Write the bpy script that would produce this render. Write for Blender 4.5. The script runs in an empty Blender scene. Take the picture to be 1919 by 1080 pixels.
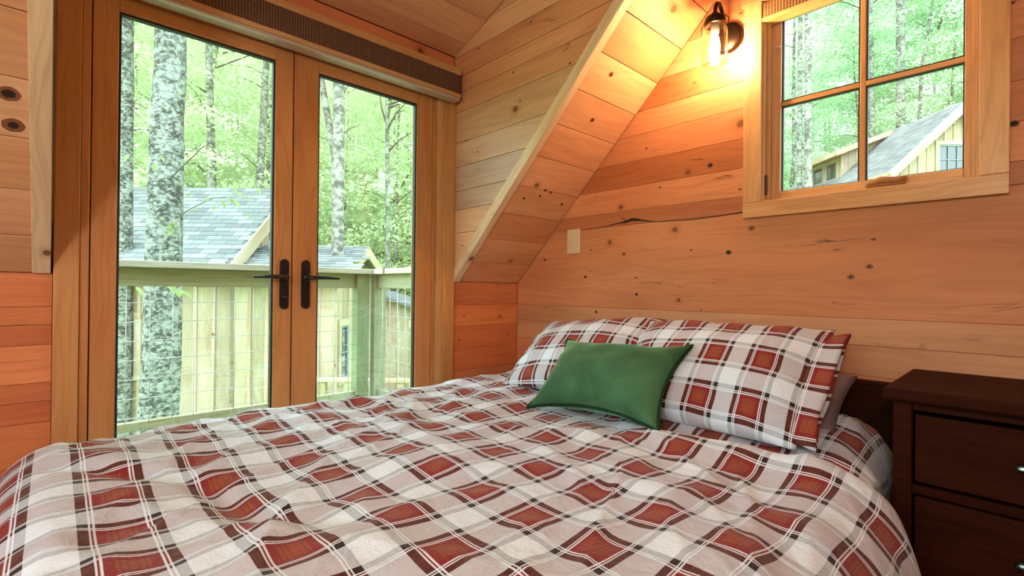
import bpy, bmesh, math, random
import numpy as np
from mathutils import Matrix, Vector

# ------------------------------------------------------------------ camera, world, light, exposure
S = bpy.context.scene
COL = S.collection
CAM = Vector((2.07, -1.9888, 1.05))
cd = bpy.data.cameras.new('camera'); cam = bpy.data.objects.new('camera', cd); COL.objects.link(cam)
yaw, pit, rol = 0.754344, 0.002417, 0.010266
f = Vector((-math.cos(yaw)*math.cos(pit), math.sin(yaw)*math.cos(pit), math.sin(pit)))
r0 = f.cross(Vector((0, 0, 1))).normalized(); u0 = r0.cross(f)
rr = r0*math.cos(rol) + u0*math.sin(rol); uu = -r0*math.sin(rol) + u0*math.cos(rol)
cam.matrix_world = Matrix(((rr.x, uu.x, -f.x, CAM.x), (rr.y, uu.y, -f.y, CAM.y), (rr.z, uu.z, -f.z, CAM.z), (0, 0, 0, 1)))
cd.sensor_width = 36; cd.lens = 915.9/1919*36; cd.clip_start = 0.02; cd.clip_end = 300
S.camera = cam

W = bpy.data.worlds.new('overcast_sky'); S.world = W; W.use_nodes = True
bg = W.node_tree.nodes['Background']
bg.inputs[0].default_value = (0.74, 0.91, 1.0, 1); bg.inputs[1].default_value = 6.0

sl = bpy.data.lights.new('hazy_sun', 'SUN'); sl.energy = 2.0; sl.angle = 0.6; sl.color = (1.0, 0.96, 0.86)
so = bpy.data.objects.new('hazy_sun', sl); COL.objects.link(so)
so.rotation_euler = Vector((0.25, 0.35, -0.9)).to_track_quat('-Z', 'Y').to_euler()

vs = S.view_settings
vs.view_transform = 'Standard'; vs.look = 'None'; vs.exposure = 0.70; vs.gamma = 1.0; vs.use_curve_mapping = False
LAMP = 13.0          # sconce bulb power, W
FILL = 38.0          # added fill lamp on the ceiling behind the camera, W

rnd = random.Random(7)
nrs = np.random.RandomState(11)

# ------------------------------------------------------------------ helpers
def link(o, parent=None):
    COL.objects.link(o)
    if parent is not None: o.parent = parent
    return o
def mesh(name, v, fc, mat=None, parent=None, smooth=False, M=None, color=None):
    m = bpy.data.meshes.new(name); m.from_pydata([tuple(p) for p in v], [], [tuple(q) for q in fc]); m.update()
    if mat is not None: m.materials.append(mat)
    if smooth: m.shade_smooth()
    o = bpy.data.objects.new(name, m); link(o, parent)
    if M is not None: o.matrix_basis = M
    if color is not None: o.color = (*color, 1)
    return o
def bmo(name, bm, mat=None, parent=None, smooth=False, M=None, color=None):
    m = bpy.data.meshes.new(name); bmesh.ops.recalc_face_normals(bm, faces=bm.faces[:]); bm.to_mesh(m); bm.free()
    if mat is not None: m.materials.append(mat)
    if smooth:
        m.shade_smooth()
    o = bpy.data.objects.new(name, m); link(o, parent)
    if M is not None: o.matrix_basis = M
    if color is not None: o.color = (*color, 1)
    return o
def tag(o, label, cat, group=None, kind=None):
    o['label'] = label; o['category'] = cat
    if group: o['group'] = group
    if kind: o['kind'] = kind
    return o
def empty(name, loc=(0, 0, 0), rz=0):
    o = bpy.data.objects.new(name, None); COL.objects.link(o); o.location = loc; o.rotation_euler = (0, 0, rz); o.empty_display_size = .1
    return o
def frame(o, x, y):
    x = Vector(x).normalized(); y = Vector(y).normalized(); z = x.cross(y)
    return Matrix(((x.x, y.x, z.x, o[0]), (x.y, y.y, z.y, o[1]), (x.z, y.z, z.z, o[2]), (0, 0, 0, 1)))
def bm_box(bm, lo, hi, bev=0.0, M=None):
    r = bmesh.ops.create_cube(bm, size=1.0); vs_ = r['verts']
    c = [(lo[i]+hi[i])/2 for i in range(3)]; s = [abs(hi[i]-lo[i]) for i in range(3)]
    for v in vs_: v.co = Vector((v.co.x*s[0]+c[0], v.co.y*s[1]+c[1], v.co.z*s[2]+c[2]))
    if bev > 0:
        es = list({e for v in vs_ for e in v.link_edges})
        g = bmesh.ops.bevel(bm, geom=es, offset=bev, segments=2, affect='EDGES', profile=.5)
        vs_ = list({v for v in g['verts']} | {v for v in vs_ if v.is_valid})
    if M is not None:
        for v in vs_: v.co = M @ v.co
def box(name, lo, hi, mat, parent=None, bev=0.003, M=None, color=None):
    bm = bmesh.new(); c = [(lo[i]+hi[i])/2 for i in range(3)]
    bm_box(bm, [lo[i]-c[i] for i in range(3)], [hi[i]-c[i] for i in range(3)], bev)
    T = Matrix.Translation(c)
    return bmo(name, bm, mat, parent, M=(M @ T) if M is not None else T, color=color)
def beam(name, p, q, w, h, mat, parent=None, up=(0, 0, 1), bev=.003, color=None):
    """box whose long (local x) axis runs from p to q; w along local y, h along local z"""
    p, q = Vector(p), Vector(q); x = (q-p); L = x.length; x.normalize()
    y = Vector(up).cross(x)
    if y.length < 1e-4: y = Vector((0, 1, 0)).cross(x)
    y.normalize()
    bm = bmesh.new(); bm_box(bm, (-L/2, -w/2, -h/2), (L/2, w/2, h/2), bev)
    return bmo(name, bm, mat, parent, M=frame((p+q)/2, x, y), color=color)
def prism(name, poly, z0, z1, mat, parent=None, M=None, ch=.0009, color=None):
    """convex polygon (local xy) extruded to z1, with a small chamfer round the front face"""
    n = len(poly); cx = sum(p[0] for p in poly)/n; cy = sum(p[1] for p in poly)/n
    P = [(p[0]-cx, p[1]-cy) for p in poly]
    ins = [(p[0]-math.copysign(ch, p[0]), p[1]-math.copysign(ch, p[1])) for p in P]
    v = [(p[0], p[1], z0) for p in P]+[(p[0], p[1], z1-ch) for p in P]+[(p[0], p[1], z1) for p in ins]
    fc = [tuple(range(n))[::-1], tuple(range(2*n, 3*n))]
    for k in (0, n):
        for i in range(n): j = (i+1) % n; fc.append((k+i, k+j, k+n+j, k+n+i))
    T = Matrix.Translation((cx, cy, 0))
    return mesh(name, v, fc, mat, parent, M=(M @ T) if M is not None else T, color=color)
def tube_v(path, rad, n=8, cap=True):
    path = [Vector(p) for p in path]; V = []; F = []
    if not hasattr(rad, '__len__'): rad = [rad]*len(path)
    prev = None
    for i, p in enumerate(path):
        t = (path[min(i+1, len(path)-1)]-path[max(i-1, 0)]).normalized()
        a = prev if prev is not None else (Vector((0, 0, 1)) if abs(t.z) < .9 else Vector((1, 0, 0)))
        a = (a - t*a.dot(t)).normalized(); b = t.cross(a); prev = a
        for k in range(n):
            an = 2*math.pi*k/n; V.append(p + (a*math.cos(an)+b*math.sin(an))*rad[i])
    for i in range(len(path)-1):
        for k in range(n):
            k2 = (k+1) % n; F.append((i*n+k, i*n+k2, (i+1)*n+k2, (i+1)*n+k))
    if cap:
        F.append(tuple(range(n))[::-1]); F.append(tuple((len(path)-1)*n+k for k in range(n)))
    return V, F
def tube(name, path, rad, mat, parent=None, n=8, M=None, smooth=True):
    V, F = tube_v(path, rad, n); return mesh(name, V, F, mat, parent, smooth=smooth, M=M)
def lathe(name, prof, mat, parent=None, n=28, M=None):
    V = []; F = []
    for r_, z in prof:
        for k in range(n): a = 2*math.pi*k/n; V.append((r_*math.cos(a), r_*math.sin(a), z))
    for i in range(len(prof)-1):
        for k in range(n): k2 = (k+1) % n; F.append((i*n+k, i*n+k2, (i+1)*n+k2, (i+1)*n+k))
    return mesh(name, V, F, mat, parent, smooth=True, M=M)

# ------------------------------------------------------------------ materials
def newmat(name):
    m = bpy.data.materials.new(name); m.use_nodes = True; nt = m.node_tree
    b = nt.nodes['Principled BSDF']; return m, nt, b
class NB:
    def __init__(s, nt): s.nt = nt; s.l = nt.links
    def n(s, t, **k):
        x = s.nt.nodes.new(t)
        for a, b in k.items(): setattr(x, a, b)
        return x
    def put(s, sock, v):
        if hasattr(v, 'is_output'): s.l.new(v, sock)
        elif isinstance(v, (tuple, list)) and sock.type == 'RGBA' and len(v) == 3: sock.default_value = (*v, 1)
        else: sock.default_value = v
    def math(s, op, a, b=0.0, c=None, clamp=False):
        x = s.n('ShaderNodeMath', operation=op, use_clamp=clamp); s.put(x.inputs[0], a); s.put(x.inputs[1], b)
        if c is not None: s.put(x.inputs[2], c)
        return x.outputs[0]
    def mix(s, fac, a, b, mode='MIX'):
        x = s.n('ShaderNodeMix', data_type='RGBA', blend_type=mode); s.put(x.inputs[0], fac); s.put(x.inputs[6], a); s.put(x.inputs[7], b)
        return x.outputs[2]
    def noise(s, vec, scale, detail=3, rough=.55, dist=0.0):
        x = s.n('ShaderNodeTexNoise'); s.l.new(vec, x.inputs['Vector']); x.inputs['Scale'].default_value = scale
        x.inputs['Detail'].default_value = detail; x.inputs['Roughness'].default_value = rough; x.inputs['Distortion'].default_value = dist
        return x.outputs[0]
    def ramp(s, fac, els, interp='LINEAR'):
        x = s.n('ShaderNodeValToRGB'); s.l.new(fac, x.inputs[0]); cr = x.color_ramp; cr.interpolation = interp
        while len(cr.elements) < len(els): cr.elements.new(1.0)
        for e, (p, c) in zip(cr.elements, els): e.position = p; e.color = (*c, 1) if len(c) == 3 else c
        return x.outputs[0]
    def maprange(s, v, a, b, c=0.0, d=1.0):
        x = s.n('ShaderNodeMapRange'); s.put(x.inputs[0], v)
        for i, q in enumerate((a, b, c, d)): x.inputs[i+1].default_value = q
        return x.outputs[0]
    def vmul(s, v, k):
        x = s.n('ShaderNodeVectorMath', operation='MULTIPLY'); s.l.new(v, x.inputs[0]); x.inputs[1].default_value = k; return x.outputs[0]
    def vadd(s, a, b):
        x = s.n('ShaderNodeVectorMath', operation='ADD'); s.l.new(a, x.inputs[0]); s.put(x.inputs[1], b); return x.outputs[0]
    def bump(s, h, strength, dist, bsdf):
        x = s.n('ShaderNodeBump'); s.l.new(h, x.inputs['Height']); x.inputs['Strength'].default_value = strength; x.inputs['Distance'].default_value = dist
        s.l.new(x.outputs[0], bsdf.inputs['Normal'])

def wood(name, rough=.5, knots=.5, crack=0.0, grain=.3, figure=.35, axis=0, tint=None, spec=.35, dark=(.13, .05, .02)):
    """plank wood: long axis = local x (axis 0) or local z (axis 2); the plank's own colour comes from the object colour"""
    m, nt, b = newmat(name); q = NB(nt)
    tc = q.n('ShaderNodeTexCoord').outputs['Object']; oi = q.n('ShaderNodeObjectInfo')
    if axis == 2:
        mp = q.n('ShaderNodeMapping'); mp.inputs['Rotation'].default_value = (0, math.pi/2, 0); q.l.new(tc, mp.inputs[0]); tc = mp.outputs[0]
    cb = q.n('ShaderNodeCombineXYZ')
    rv = oi.outputs['Random']
    q.l.new(q.math('MULTIPLY', rv, 91.7), cb.inputs[0]); q.l.new(q.math('MULTIPLY', rv, 53.3), cb.inputs[1]); q.l.new(q.math('MULTIPLY', rv, 17.1), cb.inputs[2])
    P = q.vadd(tc, cb.outputs[0])
    # gentle warp so that grain bends
    wn = q.noise(q.vmul(P, (1.1, 3.0, 3.0)), 1.6, 2)
    wc = q.n('ShaderNodeCombineXYZ'); q.l.new(q.math('MULTIPLY', q.math('SUBTRACT', wn, .5), .12), wc.inputs[1])
    Pw = q.vadd(P, wc.outputs[0])
    fine = q.noise(q.vmul(Pw, (2.2, 60, 60)), 1.5, 5, .65)
    fig = q.noise(q.vmul(Pw, (.55, 9, 9)), 1.3, 3, .5, .6)
    wv = q.n('ShaderNodeMath', operation='PINGPONG'); q.l.new(q.math('MULTIPLY', fig, 7.0), wv.inputs[0]); wv.inputs[1].default_value = .5
    band = q.math('MULTIPLY', wv.outputs[0], 2.0)
    base = oi.outputs['Color'] if tint is None else tint
    if tint is not None:
        rg = q.n('ShaderNodeRGB'); rg.outputs[0].default_value = (*tint, 1); base = rg.outputs[0]
    broad = q.noise(q.vmul(P, (.8, 2.2, 2.2)), 1.2, 2)
    c = q.mix(q.maprange(broad, .3, .7), q.mix(1.0, base, (.80, .70, .62), 'MULTIPLY'), q.mix(1.0, base, (1.08, 1.12, 1.16), 'MULTIPLY'))
    c = q.mix(q.math('MULTIPLY', q.math('POWER', band, 2.2), figure), c, q.mix(1.0, c, (.62, .45, .34), 'MULTIPLY'))
    c = q.mix(q.math('MULTIPLY', q.maprange(fine, .45, .75), grain), c, q.mix(1.0, c, (.55, .40, .30), 'MULTIPLY'))
    if knots > 0:
        vo = q.n('ShaderNodeTexVoronoi', voronoi_dimensions='2D'); q.l.new(q.vmul(P, (2.6, 7.5, 0)), vo.inputs['Vector']); vo.inputs['Scale'].default_value = 1.0
        # keep only some cells
        sp = q.n('ShaderNodeSeparateColor'); q.l.new(vo.outputs['Color'], sp.inputs[0])
        keep = q.math('GREATER_THAN', sp.outputs[0], 1-knots)
        # real distance in metres from the knot centre (undo the stretch)
        sx = q.n('ShaderNodeSeparateXYZ'); df = q.n('ShaderNodeVectorMath', operation='SUBTRACT'); q.l.new(q.vmul(P, (2.6, 7.5, 0)), df.inputs[0]); q.l.new(vo.outputs['Position'], df.inputs[1])
        q.l.new(q.vmul(df.outputs[0], (1/2.6, 1/7.5, 0)), sx.inputs[0])
        dm = q.math('SQRT', q.math('ADD', q.math('MULTIPLY', sx.outputs[0], q.math('MULTIPLY', sx.outputs[0], .75)), q.math('MULTIPLY', sx.outputs[1], sx.outputs[1])))
        rad = q.maprange(sp.outputs[1], 0, 1, .004, .016)
        rel = q.math('ADD', q.math('DIVIDE', dm, rad), q.math('MULTIPLY', q.math('SUBTRACT', fine, .5), .9))
        k1 = q.math('MULTIPLY', keep, q.maprange(rel, 1.15, .75))
        k2 = q.math('MULTIPLY', keep, q.maprange(rel, 3.2, .9))
        c = q.mix(q.math('MULTIPLY', k2, .45), c, q.mix(1.0, c, (.55, .32, .2), 'MULTIPLY'))
        c = q.mix(q.math('MULTIPLY', k1, .85), c, dark)
    if crack > 0:
        cn = q.noise(q.vmul(Pw, (.9, 11, 11)), 1.0, 4, .6, .4)
        ln = q.maprange(q.math('ABSOLUTE', q.math('SUBTRACT', cn, .53)), .010, .002)
        msk = q.maprange(q.noise(q.vmul(P, (1.6, 5, 5)), 1.7, 2), .56, .68)
        c = q.mix(q.math('MULTIPLY', q.math('MULTIPLY', ln, msk), crack), c, (.10, .04, .02))
        # little nail and worm holes
        vh = q.n('ShaderNodeTexVoronoi', voronoi_dimensions='2D'); q.l.new(q.vmul(P, (6.0, 12.0, 0)), vh.inputs['Vector']); vh.inputs['Scale'].default_value = 1.0
        sp2 = q.n('ShaderNodeSeparateColor'); q.l.new(vh.outputs['Color'], sp2.inputs[0])
        hole = q.math('MULTIPLY', q.math('LESS_THAN', vh.outputs['Distance'], .045), q.math('GREATER_THAN', sp2.outputs[2], .88))
        c = q.mix(q.math('MULTIPLY', hole, crack), c, (.05, .02, .012))
    q.l.new(c, b.inputs['Base Color']); b.inputs['Roughness'].default_value = rough; b.inputs['Specular IOR Level'].default_value = spec
    q.bump(fine, .12, .002, b)
    return m
def plain(name, col, rough=.5, metal=0.0, spec=.5, var=0.0, vs_=30, bump=0.0, coat=0.0):
    m, nt, b = newmat(name); q = NB(nt); tc = q.n('ShaderNodeTexCoord').outputs['Object']
    nz = q.noise(tc, vs_, 3)
    lo = tuple(x*(1-var) for x in col); hi = tuple(min(1, x*(1+var)) for x in col)
    q.l.new(q.mix(nz, lo, hi), b.inputs['Base Color'])
    b.inputs['Roughness'].default_value = rough; b.inputs['Metallic'].default_value = metal; b.inputs['Specular IOR Level'].default_value = spec
    if coat: b.inputs['Coat Weight'].default_value = coat; b.inputs['Coat Roughness'].default_value = .2
    if bump: q.bump(nz, bump, .004, b)
    return m
def glass(name, tint=(.96, .985, .97), refl=.05):
    m, nt, b = newmat(name); q = NB(nt); nt.nodes.remove(b)
    out = nt.nodes['Material Output']; t = q.n('ShaderNodeBsdfTransparent'); t.inputs[0].default_value = (*tint, 1)
    g = q.n('ShaderNodeBsdfGlossy'); g.inputs['Roughness'].default_value = .0
    lw = q.n('ShaderNodeLayerWeight'); lw.inputs[0].default_value = .25
    mx = q.n('ShaderNodeMixShader'); q.l.new(q.math('ADD', q.math('MULTIPLY', lw.outputs['Fresnel'], .55), refl, clamp=True), mx.inputs[0])
    q.l.new(t.outputs[0], mx.inputs[1]); q.l.new(g.outputs[0], mx.inputs[2]); q.l.new(mx.outputs[0], out.inputs[0])
    return m

M = {}
M['pine'] = wood('planed_pine', .5, knots=.30)
M['slope'] = wood('knotty_pine_ceiling', .5, knots=.16, figure=.25)
M['old'] = wood('reclaimed_pine', .5, knots=.16, crack=.9, grain=.3, figure=.25)
M['fir'] = wood('clear_fir', .38, knots=0, grain=.35, figure=.35, spec=.45)
M['firv'] = wood('clear_fir_upright', .38, knots=0, grain=.35, figure=.35, axis=2, spec=.45)
M['dark'] = wood('dark_stained_pine', .6, knots=.2, grain=.6, figure=.5, tint=(.034, .0078, .0026), spec=.05, dark=(.01, .004, .002))
M['treated'] = wood('treated_lumber', .7, knots=.25, grain=.35, spec=.2)
M['treatedv'] = wood('treated_lumber_upright', .7, knots=.25, grain=.35, axis=2, spec=.2)
M['siding'] = wood('cabin_siding', .8, knots=.25, grain=.4, figure=.3, axis=2, spec=.1)
M['fascia'] = wood('cabin_fascia', .8, knots=.1, grain=.3, figure=.2, spec=.1)
M['backing'] = plain('shadow_gap_backing', (.10, .04, .018), .9, var=.2)
M['outer'] = plain('outer_sheathing', (.30, .22, .14), .9, var=.2)
M['black'] = plain('black_metal', (.006, .006, .006), .35, spec=.5)
M['bronze'] = plain('dark_bronze', (.035, .018, .010), .32, metal=.8, var=.2)
M['spacer'] = plain('black_glazing_gasket', (.012, .016, .012), .6)
M['alu'] = plain('pale_aluminium', (.62, .63, .58), .35, metal=.6, var=.05)
M['plate'] = plain('ivory_plastic', (.72, .58, .38), .35)
M['silver'] = plain('galvanised_wire', (.40, .42, .42), .5, metal=.3, var=.15)
M['glass'] = glass('window_glass'); M['jar'] = glass('jar_glass', (.96, .95, .92), .04)
M['darkglass'] = plain('reflective_dark_glass', (.03, .05, .05), .08, spec=.8)
M['chrome'] = plain('brushed_nickel', (.35, .42, .44), .25, metal=1.0)
M['windowframe'] = plain('bluegrey_window_frame', (.16, .21, .24), .5)

# woven reed shade: vertical ribs
def reed(name, ca, cb_, axis='x'):
    m, nt, b = newmat(name); q = NB(nt); tc = q.n('ShaderNodeTexCoord').outputs['Object']
    sx = q.n('ShaderNodeSeparateXYZ'); q.l.new(tc, sx.inputs[0])
    a = sx.outputs[0 if axis == 'x' else 1]
    w1 = q.math('SINE', q.math('MULTIPLY', a, 2*math.pi/.0105)); w2 = q.math('SINE', q.math('MULTIPLY', sx.outputs[2], 2*math.pi/.006))
    h = q.math('ADD', q.math('MULTIPLY', w1, .35), q.math('MULTIPLY', w2, .15)); h = q.math('ADD', h, .5)
    h = q.math('ADD', h, q.math('MULTIPLY', q.math('SUBTRACT', q.noise(tc, 60, 2), .5), .5))
    q.l.new(q.mix(h, ca, cb_), b.inputs['Base Color']); b.inputs['Roughness'].default_value = .75
    q.bump(h, .6, .003, b); return m
M['reed'] = reed('woven_reed_brown', (.032, .014, .007), (.18, .090, .045), 'y')
M['reed2'] = reed('woven_reed_tan', (.10, .04, .012), (.45, .22, .09), 'x')

# plaid cotton
PX, PY = .160, .195
def plaid(name):
    m, nt, b = newmat(name); q = NB(nt)
    uv = q.n('ShaderNodeUVMap').outputs[0]; sx = q.n('ShaderNodeSeparateXYZ'); q.l.new(uv, sx.inputs[0])
    white = (.69, .82, .92); dk = (.030, .017, .015); cr = (.215, .016, .020); org = (.31, .066, .031); brn = (.165, .048, .025)
    half = [(.0, white), (.172, dk), (.255, white), (.271, cr), (.289, white), (.305, cr), (.38, org), (.41, brn), (.425, org), (.458, brn), (.472, org)]
    full = half + [(.528, brn), (.542, org), (.575, brn), (.59, org), (.62, cr), (.695, white), (.711, cr), (.729, white), (.745, dk), (.828, white)]
    lines = [(.0, (0, 0, 0)), (.255, (1, 1, 1)), (.271, (0, 0, 0)), (.289, (1, 1, 1)), (.305, (0, 0, 0)), (.695, (1, 1, 1)), (.711, (0, 0, 0)), (.729, (1, 1, 1)), (.745, (0, 0, 0))]
    def side(v):
        fr = q.math('FRACT', v)
        return q.ramp(fr, [(p_, tuple(x**1.5 for x in c_)) for p_, c_ in full], 'CONSTANT'), q.ramp(fr, lines, 'CONSTANT'), q.math('MAXIMUM', q.ramp(fr, lines, 'CONSTANT'), q.ramp(fr, [(.0, (1, 1, 1)), (.172, (0, 0, 0)), (.828, (1, 1, 1))], 'CONSTANT'))
    ca, la, pa_ = side(sx.outputs[0]); cb2, lb, pb_ = side(sx.outputs[1])
    fac = q.math('ADD', .5, q.math('MULTIPLY', q.math('SUBTRACT', lb, la), .32))
    avg = q.mix(.5, ca, cb2)
    dk2 = q.mix(.62, avg, q.mix(1.0, ca, cb2, 'DARKEN'))
    lite = q.math('MAXIMUM', pa_, pb_)
    c = q.mix(lite, dk2, q.mix(fac, ca, cb2))
    gm = q.n('ShaderNodeGamma'); q.l.new(c, gm.inputs[0]); gm.inputs[1].default_value = 1/1.5; c = gm.outputs[0]
    tc = q.n('ShaderNodeTexCoord').outputs['Object']
    # twill hatching
    tw = q.math('SINE', q.math('MULTIPLY', q.math('ADD', q.math('MULTIPLY', sx.outputs[0], PX), q.math('MULTIPLY', sx.outputs[1], PY)), 2*math.pi/.0022))
    c = q.mix(q.math('MULTIPLY', q.math('ADD', tw, 1.0), .05), c, q.mix(1.0, c, (.6, .55, .55), 'MULTIPLY'))
    q.l.new(c, b.inputs['Base Color']); b.inputs['Roughness'].default_value = .85; b.inputs['Specular IOR Level'].default_value = .15
    b.inputs['Sheen Weight'].default_value = .12
    nz = q.noise(tc, 30, 4, .6, .8); n2 = q.noise(tc, 10, 3, .5, 1.2)
    q.bump(q.math('ADD', nz, q.math('MULTIPLY', n2, 1.6)), .42, .012, b)
    return m
M['plaid'] = plaid('plaid_cotton')
def velvet(name, col, sheen):
    m, nt, b = newmat(name); q = NB(nt); tc = q.n('ShaderNodeTexCoord').outputs['Object']
    nz = q.noise(tc, 7, 3, .5, .6)
    q.l.new(q.mix(q.maprange(nz, .35, .65), tuple(x*.75 for x in col), tuple(x*1.25 for x in col)), b.inputs['Base Color'])
    b.inputs['Roughness'].default_value = .75; b.inputs['Specular IOR Level'].default_value = .1
    b.inputs['Sheen Weight'].default_value = .8; b.inputs['Sheen Roughness'].default_value = .35; b.inputs['Sheen Tint'].default_value = (*sheen, 1)
    q.bump(nz, .15, .01, b); return m
M['velvet'] = velvet('green_velvet', (.050, .140, .066), (.55, .9, .62))
M['piping'] = velvet('dark_green_piping', (.008, .035, .014), (.1, .3, .15))
M['mauve'] = plain('mauve_grey_cotton', (.20, .16, .18), .85, var=.08, bump=.1)
M['mattress'] = plain('white_ticking', (.75, .73, .70), .8, var=.05)

def bark(name, lo, hi, sc):
    m, nt, b = newmat(name); q = NB(nt); tc = q.n('ShaderNodeTexCoord').outputs['Object']
    P = q.vmul(tc, (1, 1, 1.5))
    n1 = q.noise(P, sc, 5, .65, .4); n2 = q.noise(P, sc*.3, 2)
    fac = q.maprange(q.math('ADD', n1, q.math('MULTIPLY', q.math('SUBTRACT', n2, .5), .5)), .40, .60)
    q.l.new(q.mix(fac, lo, hi), b.inputs['Base Color']); b.inputs['Roughness'].default_value = .95; b.inputs['Specular IOR Level'].default_value = .1
    q.bump(n1, .6, .03, b); return m
M['bark'] = bark('lichen_spotted_bark', (.045, .05, .044), (.25, .262, .246), 22)
M['bark2'] = bark('pale_grey_bark', (.10, .096, .088), (.31, .295, .265), 10)
M['twig'] = plain('twig_bark', (.10, .085, .06), .9)
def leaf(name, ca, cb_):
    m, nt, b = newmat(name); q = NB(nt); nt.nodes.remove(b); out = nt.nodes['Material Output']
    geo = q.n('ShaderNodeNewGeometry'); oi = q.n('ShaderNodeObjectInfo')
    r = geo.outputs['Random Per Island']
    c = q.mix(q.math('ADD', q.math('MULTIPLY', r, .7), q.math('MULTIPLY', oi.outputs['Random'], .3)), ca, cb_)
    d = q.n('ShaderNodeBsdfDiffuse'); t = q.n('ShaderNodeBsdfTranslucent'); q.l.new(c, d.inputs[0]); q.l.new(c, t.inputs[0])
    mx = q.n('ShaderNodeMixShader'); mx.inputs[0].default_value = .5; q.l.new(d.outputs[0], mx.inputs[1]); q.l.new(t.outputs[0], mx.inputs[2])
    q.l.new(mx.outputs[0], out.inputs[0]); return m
M['leaf3'] = leaf('near_leaf', (.19, .27, .11), (.33, .41, .19))
M['leaf'] = leaf('hazed_leaf', (.47, .57, .34), (.82, .87, .66))  # pale green with the forest haze put into the leaf colour
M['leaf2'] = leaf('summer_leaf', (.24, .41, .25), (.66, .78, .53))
M['grass'] = plain('undergrowth', (.22, .36, .10), .95, var=.7, vs_=2.0)
def shingle(name):
    m, nt, b = newmat(name); q = NB(nt); oi = q.n('ShaderNodeObjectInfo'); tc = q.n('ShaderNodeTexCoord').outputs['Object']
    geo = q.n('ShaderNodeNewGeometry')
    r = q.math('FRACT', q.math('ADD', q.math('MULTIPLY', oi.outputs['Random'], 7.3), geo.outputs['Random Per Island']))
    c = q.mix(r, (.13, .145, .15), (.25, .265, .27))
    c = q.mix(q.math('MULTIPLY', q.noise(tc, 120, 3), .4), c, (.07, .075, .075))
    q.l.new(c, b.inputs['Base Color']); b.inputs['Roughness'].default_value = .95; b.inputs['Specular IOR Level'].default_value = .1
    return m
M['shingle'] = shingle('grey_asphalt_shingle')

# object colours (linear) for planks
PINE = (.66, .36, .17); PALE = (.72, .45, .23); WARM = (.60, .29, .125); DEEP = (.50, .22, .09); DAYLIT = (.52, .40, .26); TRIM = (.70, .39, .18)
FIRC = (.58, .285, .10)
def red(c, g=.84, b=.86): return (min(.85, c[0]*1.08), c[1]*g, c[2]*b)
def jit(c, a=.07):
    k = 1+rnd.uniform(-a, a); return tuple(max(.01, x*k*(1+rnd.uniform(-a*.4, a*.4))) for x in c)

# ================================================================== ROOM SHELL
Z0 = 1.085           # top of the knee wall, where the 45 degree slope springs
RX, RXR = 3.40, 1.70  # room width, ridge
YR = -3.60           # rear wall
YC, YL = -.468, -1.9945  # dormer cheeks
PT = .018            # plank thickness
SH, SS = .365, 2.258  # dormer ceiling pitch and springing height

def wall_planks(wall, Mw, rows, clip, mat, cols, gap=.0005):
    """rows: list of z seams; clip(z0,z1) -> list of polygons in wall xy"""
    for i in range(len(rows)-1):
        a, b2 = rows[i]+gap, rows[i+1]-gap
        for poly in clip(a, b2):
            c = cols[i % len(cols)] if not callable(cols) else cols(i)
            prism('plank', poly, -PT, rnd.uniform(-.0012, .0), mat, wall, Mw, color=jit(red(c)))

# floor
fl = box('floor', (-.0, YR, -.06), (RX, 0, -.02), M['backing'], None, 0); fl['kind'] = 'structure'; tag(fl, 'pine board floor under the bed', 'floor')
for i in range(12):
    y0 = YR+.002+i*.30
    prism('floor_board', [(0.002, y0), (RX-.002, y0), (RX-.002, y0+.297), (.002, y0+.297)], -.02, 0, M['pine'], fl, None, color=jit(WARM))

# --- head wall (Y = 0)
def boxes(name, lst, mat):
    bm = bmesh.new()
    for lo, hi in lst: bm_box(bm, lo, hi)
    return bmo(name, bm, mat)
WX0, WX1, WZ0, WZ1 = 1.335, 1.985, 1.372, 2.178      # hole in the wall for the window
hw = boxes('wall_head', [((-.1, PT, -.06), (WX0, .16, 3.0)), ((WX1, PT, -.06), (RX+.1, .16, 3.0)), ((WX0, PT, -.06), (WX1, .16, WZ0)), ((WX0, PT, WZ1), (WX1, .16, 3.0))], M['outer'])
hw['kind'] = 'structure'; tag(hw, 'knotty plank wall behind the bed head', 'wall')
MH = frame((0, 0, 0), (1, 0, 0), (0, 0, 1))
hrows = [0, .13, .26, .40, .54, .665, .77, .873, .963, 1.362, 1.428, 1.541, 1.657, 1.779, 1.886, 2.005, 2.125, 2.245, 2.37, 2.5, 2.64, 2.785]
def hclip(a, b2):
    def lx(z): return max(0.0, z-Z0)
    def rx(z): return min(RX, RX-(z-Z0))
    if a < Z0 < b2: return [[(0, a), (RX, a), (RX, Z0), (rx(b2), b2), (lx(b2), b2), (0, Z0)]]
    if b2 <= WZ0+.02 or a >= WZ1-.02:
        return [[(lx(a), a), (rx(a), a), (rx(b2), b2), (lx(b2), b2)]] if rx(b2)-lx(b2) > .02 else [[(lx(a), a), (rx(a), a), ((lx(b2)+rx(b2))/2, b2)]]
    out = [[(lx(a), a), (WX0, a), (WX0, b2), (lx(b2), b2)]]
    if rx(b2) > WX1: out.append([(WX1, a), (rx(a), a), (rx(b2), b2), (WX1, b2)])
    return out
hcols = [WARM, WARM, DEEP, WARM, PINE, WARM, (.62, .40, .20), (.60, .37, .175), (.60, .30, .13), (.50, .23, .095), (.66, .34, .155), (.50, .22, .09), (.62, .31, .14), (.68, .36, .165), (.56, .27, .115), (.66, .37, .18), (.58, .3, .13), (.64, .33, .15)]
# boards notched round the window edge rows
rows2 = []
for z in hrows:
    rows2.append(z)
wall_planks(hw, MH, rows2, hclip, M['old'], hcols)

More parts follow.
